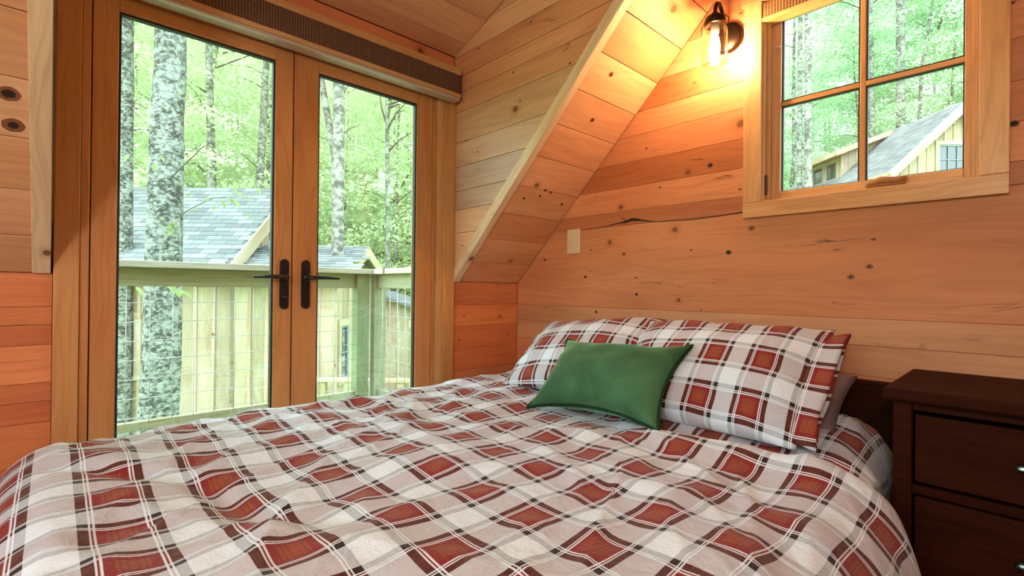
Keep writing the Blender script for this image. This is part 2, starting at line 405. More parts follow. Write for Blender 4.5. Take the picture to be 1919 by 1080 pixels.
# knots, nail holes and the long split that show on single boards
M['knot'] = plain('dark_knot', (.022, .009, .005), .8, var=.4); M['knotring'] = plain('knot_ring', (.24, .085, .030), .6, var=.3, vs_=80)
def knot(parent, fr_, p, r_, ring=0.0, sq=.8):
    n_k = 14
    def disc(nm, rad, h, mat):
        V = [(rad*math.cos(2*math.pi*i/n_k)*(1+.05*math.sin(3*i+rad*999)), sq*rad*math.sin(2*math.pi*i/n_k)*(1+.05*math.cos(2*i)), h) for i in range(n_k)]; V += [(x*1.06, y*1.06, -.002) for x, y, z in V]
        F_ = [tuple(range(n_k))]+[(i, n_k+i, n_k+(i+1) % n_k, (i+1) % n_k) for i in range(n_k)]
        Mk = fr_.copy(); Mk.translation = Vector(p); mesh(nm, V, F_, mat, parent, M=Mk)
    if ring: disc('knot_ring', ring, .0003, M['knotring'])
    disc('knot', r_, .0006, M['knot'])
for (x, z, r_, g_) in ((1.15, 1.574, .0095, .013), (1.229, 1.208, .0085, .012), (.804, 1.032, .0065, .008), (.502, 1.117, .006, .009), (.217, 1.215, .0055, .009), (.732, 1.224, .0025, .010), (1.317, 1.298, .003, .012), (1.645, 1.104, .004, .011), (1.697, 1.138, .004, .011), (2.032, 1.536, .009, .012), (1.117, .971, .003, 0), (.225, .949, .004, 0), (.245, .952, .003, 0), (.572, .940, .005, .009), (1.07, 1.225, .004, 0)):
    knot(hw, MH, (x, 0, z), r_, g_)
sp2 = [(.251, 1.349, .001), (.439, 1.355, .0012), (.609, 1.364, .0018), (.70, 1.374, .004), (.739, 1.376, .008), (.775, 1.384, .011), (.80, 1.381, .010), (.821, 1.377, .006), (.903, 1.362, .002), (1.007, 1.357, .0022), (1.08, 1.356, .003), (1.195, 1.359, .0028), (1.284, 1.365, .0032)]
V_ = [(x, -.0006, z+w_*.7) for x, z, w_ in sp2]+[(x, -.0006, z-w_*.7) for x, z, w_ in sp2]; n_s = len(sp2)
mesh('split', V_, [(i, n_s+i, n_s+i+1, i+1) for i in range(n_s-1)], M['knot'], hw)
mesh('split', [(.705, -.0006, 1.408), (.745, -.0006, 1.384), (.755, -.0006, 1.378), (.735, -.0006, 1.384)], [(0, 3, 2, 1)], M['knot'], hw)

# --- door wall (X = 0)
DY0, DY1, DZ1 = -1.927, -.545, 2.075                 # hole for the doors
dw = boxes('wall_left', [((-.14, YR, -.06), (-PT, DY0, Z0+.05)), ((-.14, DY1, -.06), (-PT, .16, Z0+.05)), ((-.14, DY0-.07, DZ1), (-PT, DY1+.08, 2.40)), ((-.14, DY1, Z0), (-PT, YC+.05, 2.40)), ((-.14, YL-.05, Z0), (-PT, DY0, 2.40))], M['outer'])
dw['kind'] = 'structure'; tag(dw, 'pine wall with the glazed double doors', 'wall')
MD = frame((0, 0, 0), (0, 1, 0), (0, 0, 1))
wall_planks(dw, MD, [0, .12, .25, .38, .50, .616, .733, .851, .964, Z0], lambda a, b2: [[(YC+.001, a), (0, a), (0, b2), (YC+.001, b2)]], M['old'], [DEEP, (.56, .22, .075), (.58, .235, .085), (.60, .25, .09)])
wall_planks(dw, MD, [0, .12, .25, .38, .50, .629, .693, .75, .865, .926, .982, Z0], lambda a, b2: [[(YR, a), (-1.9895, a), (-1.9895, b2), (YR, b2)]], M['old'], [(.58, .25, .09), (.60, .27, .10), (.56, .235, .085)])
wall_planks(dw, MD, [DZ1, 2.17, SS-.002], lambda a, b2: [[(YL+.002, a), (YC-.002, a), (YC-.002, b2), (YL+.002, b2)]], M['pine'], [WARM])

# --- sloped ceilings
k = 1/math.sqrt(2)
MS = frame((0, 0, Z0), (0, 1, 0), (k, 0, k))
def slope_part(name, ya, yb, label, cols):
    c = bmesh.new(); L = (RXR+.02)*math.sqrt(2)
    bm_box(c, (ya, -.03, -.14), (yb, L, -PT), 0, MS); o = bmo(name, c, M['outer']); o['kind'] = 'structure'; tag(o, label, 'ceiling')
    seams = [0.0] + [(.102+.1145*i)*math.sqrt(2) for i in range(0, 15)]
    seams = [s_ for s_ in seams if s_ < RXR*math.sqrt(2)-.05]+[RXR*math.sqrt(2)]
    for i in range(len(seams)-1):
        a, b2 = seams[i]+.0014, seams[i+1]-.0014
        prism('plank', [(ya+.001, a), (yb-.001, a), (yb-.001, b2), (ya+.001, b2)], -PT, rnd.uniform(-.001, 0), M['slope'], o, MS, color=jit(red(tuple(x*1.08 for x in cols[i % len(cols)]), 1.08, 1.25), .07))
    return o
ceil1 = slope_part('ceiling', YC+.03, 0, 'sloped pine ceiling over the pillows beside the head wall', [(.60, .30, .125), (.64, .33, .145), (.60, .28, .115), (.68, .37, .165), (.70, .38, .17), (.66, .33, .15), (.70, .37, .17), (.74, .44, .21)])
ceil2 = slope_part('ceiling', YR, YL-.03, 'sloped pine ceiling at the far left of the doors', [(.64, .35, .16), (.70, .39, .19), (.64, .34, .15), (.76, .46, .23), (.64, .32, .14)])
for (x, y, r_, g_) in ((.414, -2.069, .012, .021), (.355, -2.063, .010, .021)): knot(ceil2, MS, (x, y, Z0+x), r_, g_, .9)
for (x, y, r_, g_) in ((.421, -.257, .0045, .009), (.447, -.248, .004, .009), (.443, -.205, .004, .009), (.723, -.242, .006, .012), (.401, -.347, .004, .008), (.406, -.078, .005, .01), (.864, -.302, .006, .013)): knot(ceil1, MS, (x, y, Z0+x), r_, g_, .9)
# dormer ceiling
MC = frame((0, 0, SS), (0, 1, 0), (1, 0, SH))
LC = RXR*math.sqrt(1+SH*SH)
c = bmesh.new(); bm_box(c, (YL-.1, -.14, -.14), (YC+.1, LC+.02, -PT), 0, MC); dc = bmo('ceiling', c, M['outer']); dc['kind'] = 'structure'; tag(dc, 'pine plank ceiling above the woven door shade', 'ceiling')
for i in range(12):
    a = max(0, -.07+i*.168)+.001; b2 = min(LC, .098+i*.168)-.001
    if b2-a < .02: continue
    prism('plank', [(YL+.001, a), (YC-.001, a), (YC-.001, b2), (YL+.001, b2)], -PT, rnd.uniform(-.001, 0), M['slope'], dc, MC, color=jit((.80, .46, .24)))
# far side slope, ridge strip, right knee wall, rear wall
MS2 = frame((RX, 0, Z0), (0, -1, 0), (-k, 0, k))
c = bmesh.new(); bm_box(c, (0, -.03, -.14), (-YR, (RX-RXR)*math.sqrt(2)+.02, 0), 0, MS2)
o = bmo('ceiling', c, M['pine'], color=PINE); o['kind'] = 'structure'; tag(o, 'sloped pine ceiling on the nightstand side of the room', 'ceiling')
zr = Z0+RX-RXR
o = box('ceiling', (RXR-.005, YL, zr-.03), (RXR+.1, YC, zr+.25), M['pine'], None, 0, color=PINE); o['kind'] = 'structure'; tag(o, 'ridge strip above the dormer', 'ceiling')
o = box('wall_right', (RX, YR, -.06), (RX+.12, .16, Z0+.08), M['pine'], None, 0, color=WARM); o['kind'] = 'structure'; tag(o, 'low pine knee wall on the nightstand side', 'wall')
VX0, VX1, VZ0, VZ1 = 1.05, 2.35, .90, 2.05  # opening for an added window that brings fill daylight from behind the camera
o = boxes('wall_rear', [((-.1, YR-.12, -.06), (VX0, YR, 3.0)), ((VX1, YR-.12, -.06), (RX+.1, YR, 3.0)), ((VX0, YR-.12, -.06), (VX1, YR, VZ0)), ((VX0, YR-.12, VZ1), (VX1, YR, 3.0))], M['pine'])
o.color = (*WARM, 1); o['kind'] = 'structure'; tag(o, 'pine wall with an added fill light window at the foot of the room', 'wall')
w2 = empty('fill_window', ((VX0+VX1)/2, YR, VZ0)); w2['kind'] = 'structure'; tag(w2, 'wide window added for fill daylight in the wall at the foot of the room', 'window')
hw_, hh_ = (VX1-VX0)/2, VZ1-VZ0
for lo, hi in (((-hw_-.07, 0, -.07), (hw_+.07, .02, 0)), ((-hw_-.07, 0, hh_), (hw_+.07, .02, hh_+.07)), ((-hw_-.07, 0, 0), (-hw_, .02, hh_)), ((hw_, 0, 0), (hw_+.07, .02, hh_))): box('casing', lo, hi, M['fir'], w2, .003, color=TRIM)
for x in (-hw_, -.02, hw_-.04): box('sash_stile', (x, -.08, 0), (x+.04, -.04, hh_), M['firv'], w2, .003, color=TRIM)
for z in (0, hh_-.04): box('sash_rail', (-hw_, -.079, z), (hw_, -.041, z+.04), M['fir'], w2, .003, color=TRIM)
for sx in (-1, 1): box('glass_pane', (min(0, sx*hw_), -.062, 0), (max(0, sx*hw_), -.058, hh_), M['glass'], w2, 0)

# --- dormer cheeks
def cheek(name, Mw, sgn, rows, label, cols):
    top = lambda x: SS+SH*x
    lo = lambda x: Z0+.045+x
    xe = RXR
    bmv = [(0, lo(0)), (xe, lo(xe)), (xe, top(xe)), (0, top(0))]
    pts = [(sgn*x, z) for x, z in bmv]
    if sgn < 0: pts = pts[::-1]
    n = len(pts)
    V = [(x, z, -.10) for x, z in pts]+[(x, z, -PT) for x, z in pts]
    F_ = [tuple(range(n))[::-1], tuple(range(n, 2*n))]+[(i, (i+1) % n, n+(i+1) % n, n+i) for i in range(n)]
    o = mesh(name, V, F_, M['outer'], None, M=Mw); o['kind'] = 'structure'; tag(o, label, 'wall')
    for i in range(len(rows)-1):
        a, b2 = rows[i]+.001, rows[i+1]-.001
        # region: lo(x)<=z<=top(x), x>=0 ; clip by half-planes
        poly = [(0, a), (3, a), (3, b2), (0, b2)]
        for fn in (lambda p: p[1]-lo(p[0]), lambda p: top(p[0])-p[1], lambda p: xe-p[0]):
            out = []
            for j in range(len(poly)):
                p, q_ = poly[j], poly[(j+1) % len(poly)]; fp, fq = fn(p), fn(q_)
                if fp >= 0: out.append(p)
                if (fp >= 0) != (fq >= 0):
                    t = fp/(fp-fq); out.append((p[0]+t*(q_[0]-p[0]), p[1]+t*(q_[1]-p[1])))
            poly = out
            if len(poly) < 3: break
        if len(poly) < 3: continue
        ar = abs(sum(poly[j][0]*poly[(j+1) % len(poly)][1]-poly[(j+1) % len(poly)][0]*poly[j][1] for j in range(len(poly))))/2
        if ar < .0015: continue
        poly = [(sgn*x, z) for x, z in poly]
        if sgn < 0: poly = poly[::-1]
        prism('plank', poly, -PT, rnd.uniform(-.001, 0), M['old'], o, None, color=jit(red(cols[i % len(cols)], 1.02, 1.1), .05))
crow = [1.13, 1.337, 1.456, 1.553, 1.677, 1.80, 1.96, 2.06, 2.141, 2.25, 2.36, 2.50, 2.64, 2.80, 2.95]
cheek('wall_cheek', frame((0, YC, 0), (1, 0, 0), (0, 0, 1)), 1, crow, 'plank cheek wall with daylight in the colour of its lower boards, between the doors and the sloped ceiling', [PALE, (.66, .42, .23), DAYLIT, (.50, .40, .27), (.62, .46, .29), (.66, .44, .25), (.62, .33, .15), (.62, .33, .15), (.60, .31, .14)])  # lower boards greyed and paled: door daylight put into their colour
cheek('wall_cheek', frame((0, YL, 0), (-1, 0, 0), (0, 0, 1)), -1, crow, 'plank cheek wall on the left side of the doors', [WARM, PINE])
# trims along the slope edges
def slope_trim(name, ya, yb, label):
    bm = bmesh.new(); L = RXR*math.sqrt(2)
    bm_box(bm, (ya, .004, -.040), (yb, L, .007), .002, MS)
    # object frame along the slope so grain follows it
    T = frame((0, (ya+yb)/2, Z0), (k, 0, k), (0, 1, 0)); Ti = T.inverted()
    for v in bm.verts: v.co = Ti @ v.co
    o = bmo(name, bm, M['pine'], M=T, color=(.84, .68, .45)); o['kind'] = 'structure'; tag(o, label, 'trim'); return o
slope_trim('trim_1', YC-.004, YC+.036, 'pale pine trim strip along the sloped ceiling edge beside the plank cheek wall')
slope_trim('trim_2', YL-.040, YL+.001, 'pale pine trim strip along the left sloped ceiling edge')

# ================================================================== DOORS
def upright(name, y0, y1, z0, z1, x0, x1, parent, mat=None, bev=.003, color=None):
    """vertical member on the door wall"""
    return box(name, (x0, y0, z0), (x1, y1, z1), mat or M['firv'], parent, bev, color=color or jit(FIRC, .05))
fr = empty('trim_3', (0, 0, 0)); fr['kind'] = 'structure'; tag(fr, 'fir casing and jambs around the double doors', 'trim')
upright('casing', -1.9885, -1.928, 0, 2.10, -.018, .016, fr)
upright('jamb', -1.928, -1.905, 0, 2.075, -.14, .006, fr)
upright('casing', -.541, -.4695, 0, 2.10, -.018, .016, fr)
upright('jamb', -.575, -.541, 0, 2.075, -.14, .010, fr, color=(.62, .36, .14))
upright('stop', -.600, -.575, 0, 2.075, -.14, -.008, fr)
box('head_casing', (-.018, -1.9885, 2.10), (.016, -.4695, 2.17), M['fir'], fr, .003, frame((0, 0, 0), (1, 0, 0), (0, 1, 0)), color=FIRC)
box('head_jamb', (-.14, -1.905, 2.055), (.004, -.575, 2.10), M['fir'], fr, .002, color=FIRC)
upright('stop', -1.906, -1.880, .02, 2.06, -.085, -.047, fr)
upright('stop', -.625, -.600, .02, 2.06, -.085, -.047, fr)
box('stop', (-.085, -1.880, 2.03), (-.047, -.625, 2.056), M['fir'], fr, .002, color=FIRC)
upright('astragal', -1.305, -1.25, .02, 2.03, -.06, -.047, fr)
box('threshold', (-.14, -1.905, -.02), (.02, -.575, .02), M['alu'], fr, .002)

def door(name, y0, y1, g0, g1, label, hy, dirn, astragal=None):
    d = empty(name, (0, (y0+y1)/2, 0)); d['kind'] = 'structure'; tag(d, label, 'door')
    cy = (y0+y1)/2
    xf, xb = .0, -.045
    gz0, gz1 = .30, 1.957
    def U(nm, a, b2, z0, z1, x0=xb, x1=xf, mat=M['firv'], col=None): return upright(nm, a-cy, b2-cy, z0, z1, x0, x1, d, mat, .0025, col)
    U('stile', y0+.0015, g0, .025, 2.05); U('stile', g1, y1-.0015, .025, 2.05)
    MR = frame((0, 0, 0), (0, 1, 0), (-1, 0, 0))   # local x along Y
    box('rail', (g0-cy, -xf, gz1), (g1-cy, -xb, 2.05), M['fir'], d, .0025, MR, color=jit(FIRC, .05))
    box('rail', (g0-cy, -xf, .025), (g1-cy, -xb, gz0), M['fir'], d, .0025, MR, color=jit(FIRC, .05))
    # glazing gasket round the pane, recessed behind the face
    sp = .007
    U('gasket', g0, g0+sp, gz0, gz1, -.030, -.006, M['spacer']); U('gasket', g1-sp, g1, gz0, gz1, -.030, -.006, M['spacer'])
    box('gasket', (-.030, g0+sp-cy, gz1-sp), (-.006, g1-sp-cy, gz1), M['spacer'], d, .001); box('gasket', (-.030, g0+sp-cy, gz0), (-.006, g1-sp-cy, gz0+sp), M['spacer'], d, .001)
    box('glass_pane', (-.022, g0+.002-cy, gz0+.002), (-.018, g1-.002-cy, gz1-.002), M['glass'], d, 0)
    if astragal: U('astragal', astragal[0], astragal[1], .03, 2.045, -.0, .012)
    # handle set: long rounded plate and a lever
    pz0, pz1, w = .960, 1.162, .0175
    bm = bmesh.new(); n = 10; ring = []
    for i in range(n+1): a = math.pi*i/n; ring.append((w*math.cos(a), pz1-w+w*math.sin(a)))
    for i in range(n+1): a = math.pi+math.pi*i/n; ring.append((w*math.cos(a), pz0+w+w*math.sin(a)))
    vb = [bm.verts.new((.0, y, z)) for y, z in ring]; vt = [bm.verts.new((.008, y*.94, z)) for y, z in ring]
    bm.faces.new(vb[::-1]); bm.faces.new(vt)
    for i in range(len(ring)): j = (i+1) % len(ring); bm.faces.new((vb[i], vb[j], vt[j], vt[i]))
    pl = bmo('handle_plate', bm, M['black'], d, M=Matrix.Translation((.0125 if astragal and hy < astragal[1] else .0005, hy-cy, 0)))
    L = .125
    pts = [(.0, 0, 1.089), (.035, 0, 1.089), (.045, dirn*.015, 1.089), (.047, dirn*.06, 1.090), (.045, dirn*L, 1.087)]
    lv = tube('lever', pts, [.010, .009, .0085, .0075, .005], M['black'], pl, 10)
    lathe('collar', [(.0, .0), (.016, .0), (.016, .012), (.011, .018), (0, .018)], M['black'], pl, 20, frame((.006, 0, 1.089), (0, 1, 0), (0, 0, 1)))
    if dirn < 0:
        beam('thumb_turn', (.012, -.010, 1.012), (.018, .013, 1.004), .007, .010, M['black'], pl)
    for z in (.25, 1.0, 1.8):
        pass
    return d
door('door_1', -1.9035, -1.278, -1.836, -1.348, 'fir glass door left of the meeting stile, handle on its right', -1.3085, -1)
door('door_2', -1.276, -.602, -1.175, -.692, 'fir glass door nearest the cheek wall, handle on its left', -1.2235, 1)

# woven shade with valance over the doors
sv = empty('woven_shade', (.05, -1.235, 2.02)); tag(sv, 'dark brown woven reed shade rolled up above the double doors', 'shade')
def sbox(nm, lo, hi, mat, bev=.002, col=None, lx=False):
    c0 = (.05, -1.235, 2.02)
    l2 = [lo[i]-c0[i] for i in range(3)]; h2 = [hi[i]-c0[i] for i in range(3)]
    if lx:
        MR = frame((0, 0, 0), (0, 1, 0), (-1, 0, 0)); return box(nm, (l2[1], -h2[0], l2[2]), (h2[1], -l2[0], h2[2]), mat, sv, bev, MR, col)
    return box(nm, lo=l2, hi=h2, mat=mat, parent=sv, bev=bev, color=col)
y0v, y1v = -1.985, -.497
sbox('top_trim', (.012, y0v, 2.125), (.093, y1v, 2.158), M['fir'], .003, (.60, .36, .15), True)
sbox('woven_panel', (.020, y0v+.001, 2.028), (.090, y1v-.001, 2.126), M['reed'], .002)
sbox('bottom_trim', (.022, y0v, 2.011), (.093, y1v, 2.030), M['fir'], .002, (.58, .36, .16), True)
sbox('hem_bar', (.030, y0v, 2.000), (.086, y1v, 2.012), M['alu'], .002)

# ================================================================== WINDOW
wn = empty('window_1', (1.658, 0, 1.337)); wn['kind'] = 'structure'; tag(wn, 'four pane fir window above the nightstand side of the bed', 'window')
def wb(nm, lo, hi, mat, bev=.002, col=None, parent=None):
    c0 = (1.658, 0, 1.337)
    return box(nm, [lo[i]-c0[i] for i in range(3)], [hi[i]-c0[i] for i in range(3)], mat, parent or wn, bev, color=col or jit(TRIM, .04))
CF = .020
wb('casing', (1.290, -CF, 1.3955), (1.355, .0, 2.165), M['firv'])
wb('casing', (1.961, -CF, 1.3955), (2.025, .0, 2.165), M['firv'])
wb('casing', (1.290, -CF, 1.337), (2.025, .0, 1.395), M['fir'])
wb('head_casing', (1.280, -CF-.005, 2.1655), (2.035, .0, 2.24), M['fir'])
# jamb liner
wb('jamb', (1.345, -.004, 1.385), (1.362, .155, 2.17), M['firv'], .001); wb('jamb', (1.954, -.004, 1.385), (1.971, .155, 2.17), M['firv'], .001)
wb('sill', (1.362, -.004, 1.385), (1.954, .155, 1.400), M['fir'], .001); wb('jamb', (1.362, -.004, 2.155), (1.954, .155, 2.17), M['fir'], .001)
# stops
wb('stop', (1.362, .022, 1.400), (1.374, .040, 2.155), M['firv'], .001); wb('stop', (1.942, .022, 1.400), (1.954, .040, 2.155), M['firv'], .001)
# sash
SY0, SY1 = .042, .085
wb('sash_stile', (1.366, SY0, 1.402), (1.405, SY1, 2.152), M['firv'], .003); wb('sash_stile', (1.925, SY0, 1.402), (1.950, SY1, 2.152), M['firv'], .003)
wb('sash_rail', (1.405, SY0, 1.402), (1.925, SY1, 1.436), M['fir'], .003); wb('sash_rail', (1.405, SY0, 2.105), (1.925, SY1, 2.152), M['fir'], .003)
MX0, MX1, MZ0, MZ1 = 1.655, 1.673, 1.766, 1.784
wb('muntin', (MX0, SY0+.012, 1.436), (MX1, SY1, 2.105), M['firv'], .003)
wb('muntin', (1.405, SY0+.012, MZ0), (MX0, SY1, MZ1), M['fir'], .003); wb('muntin', (MX1, SY0+.012, MZ0), (1.925, SY1, MZ1), M['fir'], .003)
for (xa, xb) in ((1.405, MX0), (MX1, 1.925)):
    for (za, zb) in ((1.436, MZ0), (MZ1, 2.105)):
        g = wb('glass_pane', (xa+.001, .070, za+.001), (xb-.001, .074, zb-.001), M['glass'], 0)
        s5 = .0045
        for lo, hi in (((xa, .058, za), (xa+s5, .0699, zb)), ((xb-s5, .058, za), (xb, .0699, zb)), ((xa+s5, .058, zb-s5), (xb-s5, .0699, zb)), ((xa+s5, .058, za), (xb-s5, .0699, za+s5))):
            wb('gasket', lo, hi, M['spacer'], 0)
# folding crank on the sill and the sash lock
ck = empty('crank_handle'); ck.parent = wn; ck.location = (1.735-1.658, .0, 1.400-1.337)
box('crank_base', (-.055, .012, 0), (.05, .040, .024), M['fir'], ck, .008, color=(.42, .19, .07))
tube('crank_arm', [(-.045, .018, .018), (-.01, .012, .026), (.03, .012, .021), (.058, .014, .024)], [.010, .012, .010, .008], M['fir'], ck, 10).color = (.46, .21, .08, 1)
wb('sash_lock', (1.3625, .006, 1.425), (1.368, .020, 1.50), M['bronze'], .002)
wb('screen_clip', (1.385, .036, 1.99), (1.402, .042, 1.996), M['alu'], .001)
# small woven shade in the window head
s2 = empty('woven_shade', (1.658, .012, 2.10)); tag(s2, 'tan woven reed shade rolled up at the window head', 'shade')
box('woven_panel', (-.300, -.030, -.002), (.300, .020, .052), M['reed2'], s2, .004)
box('bottom_trim', (-.301, -.034, -.017), (.301, .022, -.002), M['fir'], s2, .002, color=(.74, .46, .2))

# ================================================================== SWITCH PLATE
sp_ = empty('switch_plate', (.425, -.001, 1.303)); tag(sp_, 'ivory switch plate on the plank wall near the slope', 'switch')
box('plate', (-.043, -.006, -.064), (.043, 0, .064), M['plate'], sp_, .0035)
box('toggle', (-.006, -.014, -.010), (.006, -.006, .010), M['plate'], sp_, .002)
for z in (-.042, .042): lathe('screw', [(0, .0015), (.003, .001), (.0035, 0)], M['plate'], sp_, 10, frame((0, -.006, z), (1, 0, 0), (0, 0, 1)))

# ================================================================== SCONCES
def bulb_material():
    m, nt, b = newmat('lit_bulb'); b.inputs['Base Color'].default_value = (1, .8, .5, 1)
    b.inputs['Emission Color'].default_value = (1.0, .62, .30, 1); b.inputs['Emission Strength'].default_value = LAMP*24; return m
M['bulb'] = bulb_material()
def sconce(loc, label):
    s = empty('wall_sconce', loc); tag(s, label, 'lamp')
    MW = frame((0, 0, 0), (1, 0, 0), (0, 0, 1))   # local z -> -Y (into room)
    lathe('backplate', [(0, .022), (.045, .020), (.058, .014), (.062, .006), (.062, 0), (0, 0)], M['bronze'], s, 36, MW)
    jy = -.125
    arm = [(0, -.015, .012), (0, -.035, .02), (0, -.052, .05), (0, -.066, .085), (0, -.088, .105), (0, -.110, .098), (0, -.123, .075), (0, -.125, .045)]
    tube('gooseneck_arm', arm, .0075, M['bronze'], s, 10)
    lathe('socket_cap', [(0, .056), (.012, .055), (.014, .045), (.030, .040), (.040, .030), (.042, .014), (.040, .010), (0, .010)], M['bronze'], s, 28, Matrix.Translation((0, jy, 0)))
    J = lathe('glass_jar', [(.036, .022), (.037, .010), (.035, .004), (.046, -.012), (.048, -.03), (.048, -.128), (.044, -.142), (.0, -.145)], M['jar'], s, 32, Matrix.Translation((0, jy, 0)))
    lathe('jar_ring', [(.0375, .012), (.0395, .012), (.0395, .006), (.0375, .006), (.0375, .012)], M['bronze'], s, 28, Matrix.Translation((0, jy, 0)))
    for sx in (-1, 1):
        tube('bail_wire', [(sx*.010, jy, .048), (sx*.040, jy, .034), (sx*.052, jy, .018), (sx*.053, jy, -.012), (sx*.047, jy, -.022)], .0018, M['bronze'], s, 6)
    lathe('lamp_holder', [(0, .012), (.016, .012), (.016, -.022), (.013, -.028), (0, -.028)], M['alu'], s, 18, Matrix.Translation((0, jy, 0)))
    lathe('bulb', [(0, -.028), (.010, -.030), (.015, -.045), (.019, -.068), (.0195, -.095), (.015, -.117), (.008, -.128), (0, -.130)], M['bulb'], s, 18, Matrix.Translation((0, jy, 0)))
    return s
sconce((1.222, -.001, 2.075), 'mason jar wall sconce with lit bulb beside the window')

# flush ceiling lamp added behind the camera as fill light
cl = empty('fill_lamp', (2.55, -2.9, Z0+RX-2.55)); cl.rotation_euler = (0, math.radians(45), 0)
tag(cl, 'round flush fill lamp added on the slope at the rear of the room', 'lamp')
lathe('fill_lamp_base', [(0, -.001), (.16, -.001), (.16, -.03), (.14, -.03), (0, -.03)], M['bronze'], cl, 32)
m, nt, b = newmat('fill_lamp_opal'); b.inputs['Base Color'].default_value = (.9, .85, .75, 1); b.inputs['Emission Color'].default_value = (1, .86, .68, 1); b.inputs['Emission Strength'].default_value = 6
lathe('shade', [(.14, -.03), (.13, -.07), (.09, -.095), (0, -.105)], m, cl, 32)
l = bpy.data.lights.new('fill_light', 'POINT'); l.energy = FILL; l.color = (1.0, .95, .90); l.shadow_soft_size = .14
lo = bpy.data.objects.new('fill_light', l); link(lo, cl); lo.location = (0, 0, -.28)

# ================================================================== BED
def vnoise(x, y, seed=0):
    """smooth value noise on arrays"""
    xi = np.floor(x).astype(int); yi = np.floor(y).astype(int); xf = x-xi; yf = y-yi
    def h(a, b2):
        n = (a*374761393 + b2*668265263 + seed*974634777) & 0xffffffff
        n = ((n ^ (n >> 13))*1274126177) & 0xffffffff
        return ((n ^ (n >> 16)) & 0xffff)/65535.0
    sx = xf*xf*(3-2*xf); sy = yf*yf*(3-2*yf)
    return (h(xi, yi)*(1-sx)+h(xi+1, yi)*sx)*(1-sy)+(h(xi, yi+1)*(1-sx)+h(xi+1, yi+1)*sx)*sy
def sstep(a, b2, x): t = np.clip((x-a)/(b2-a), 0, 1); return t*t*(3-2*t)

bed = empty('bed', (.92, -1.0, 0)); tag(bed, 'double bed with a low dark headboard against the plank wall', 'bed')
def bb(nm, lo, hi, mat, bev=.006):
    c0 = (.92, -1.0, 0); return box(nm, [lo[i]-c0[i] for i in range(3)], [hi[i]-c0[i] for i in range(3)], mat, bed, bev)
bb('headboard', (.20, -.060, .05), (1.795, -.012, .762), M['dark'])
bb('side_rail', (.235, -1.93, .18), (.262, -.060, .32), M['dark']); bb('side_rail', (1.578, -1.93, .18), (1.605, -.060, .32), M['dark'])
bb('foot_rail', (.235, -1.96, .18), (1.605, -1.931, .32), M['dark'])
for x in (.24, 1.54):
    for y in (-1.955, -.13): bb('leg', (x, y, 0), (x+.06, y+.06, .18), M['dark'])
bb('mattress', (.27, -1.925, .325), (1.57, -.065, .545), M['mattress'], .05)

def grid_obj(name, P, uv, mat, parent=None, solid=0.0):
    n, m_ = P.shape[:2]; me = bpy.data.meshes.new(name)
    idx = np.arange(n*m_).reshape(n, m_)
    fc = np.stack([idx[:-1, :-1], idx[1:, :-1], idx[1:, 1:], idx[:-1, 1:]], -1).reshape(-1, 4)
    me.from_pydata(P.reshape(-1, 3).tolist(), [], fc.tolist())
    ul = me.uv_layers.new(name='UVMap'); li = np.zeros(len(me.loops), dtype=np.int32); me.loops.foreach_get('vertex_index', li)
    ul.data.foreach_set('uv', uv.reshape(-1, 2)[li].astype(np.float32).ravel())
    me.materials.append(mat); me.shade_smooth(); me.update()
    o = bpy.data.objects.new(name, me); link(o, parent)
    if solid:
        md = o.modifiers.new('thickness', 'SOLIDIFY'); md.thickness = solid; md.offset = -1
    return o

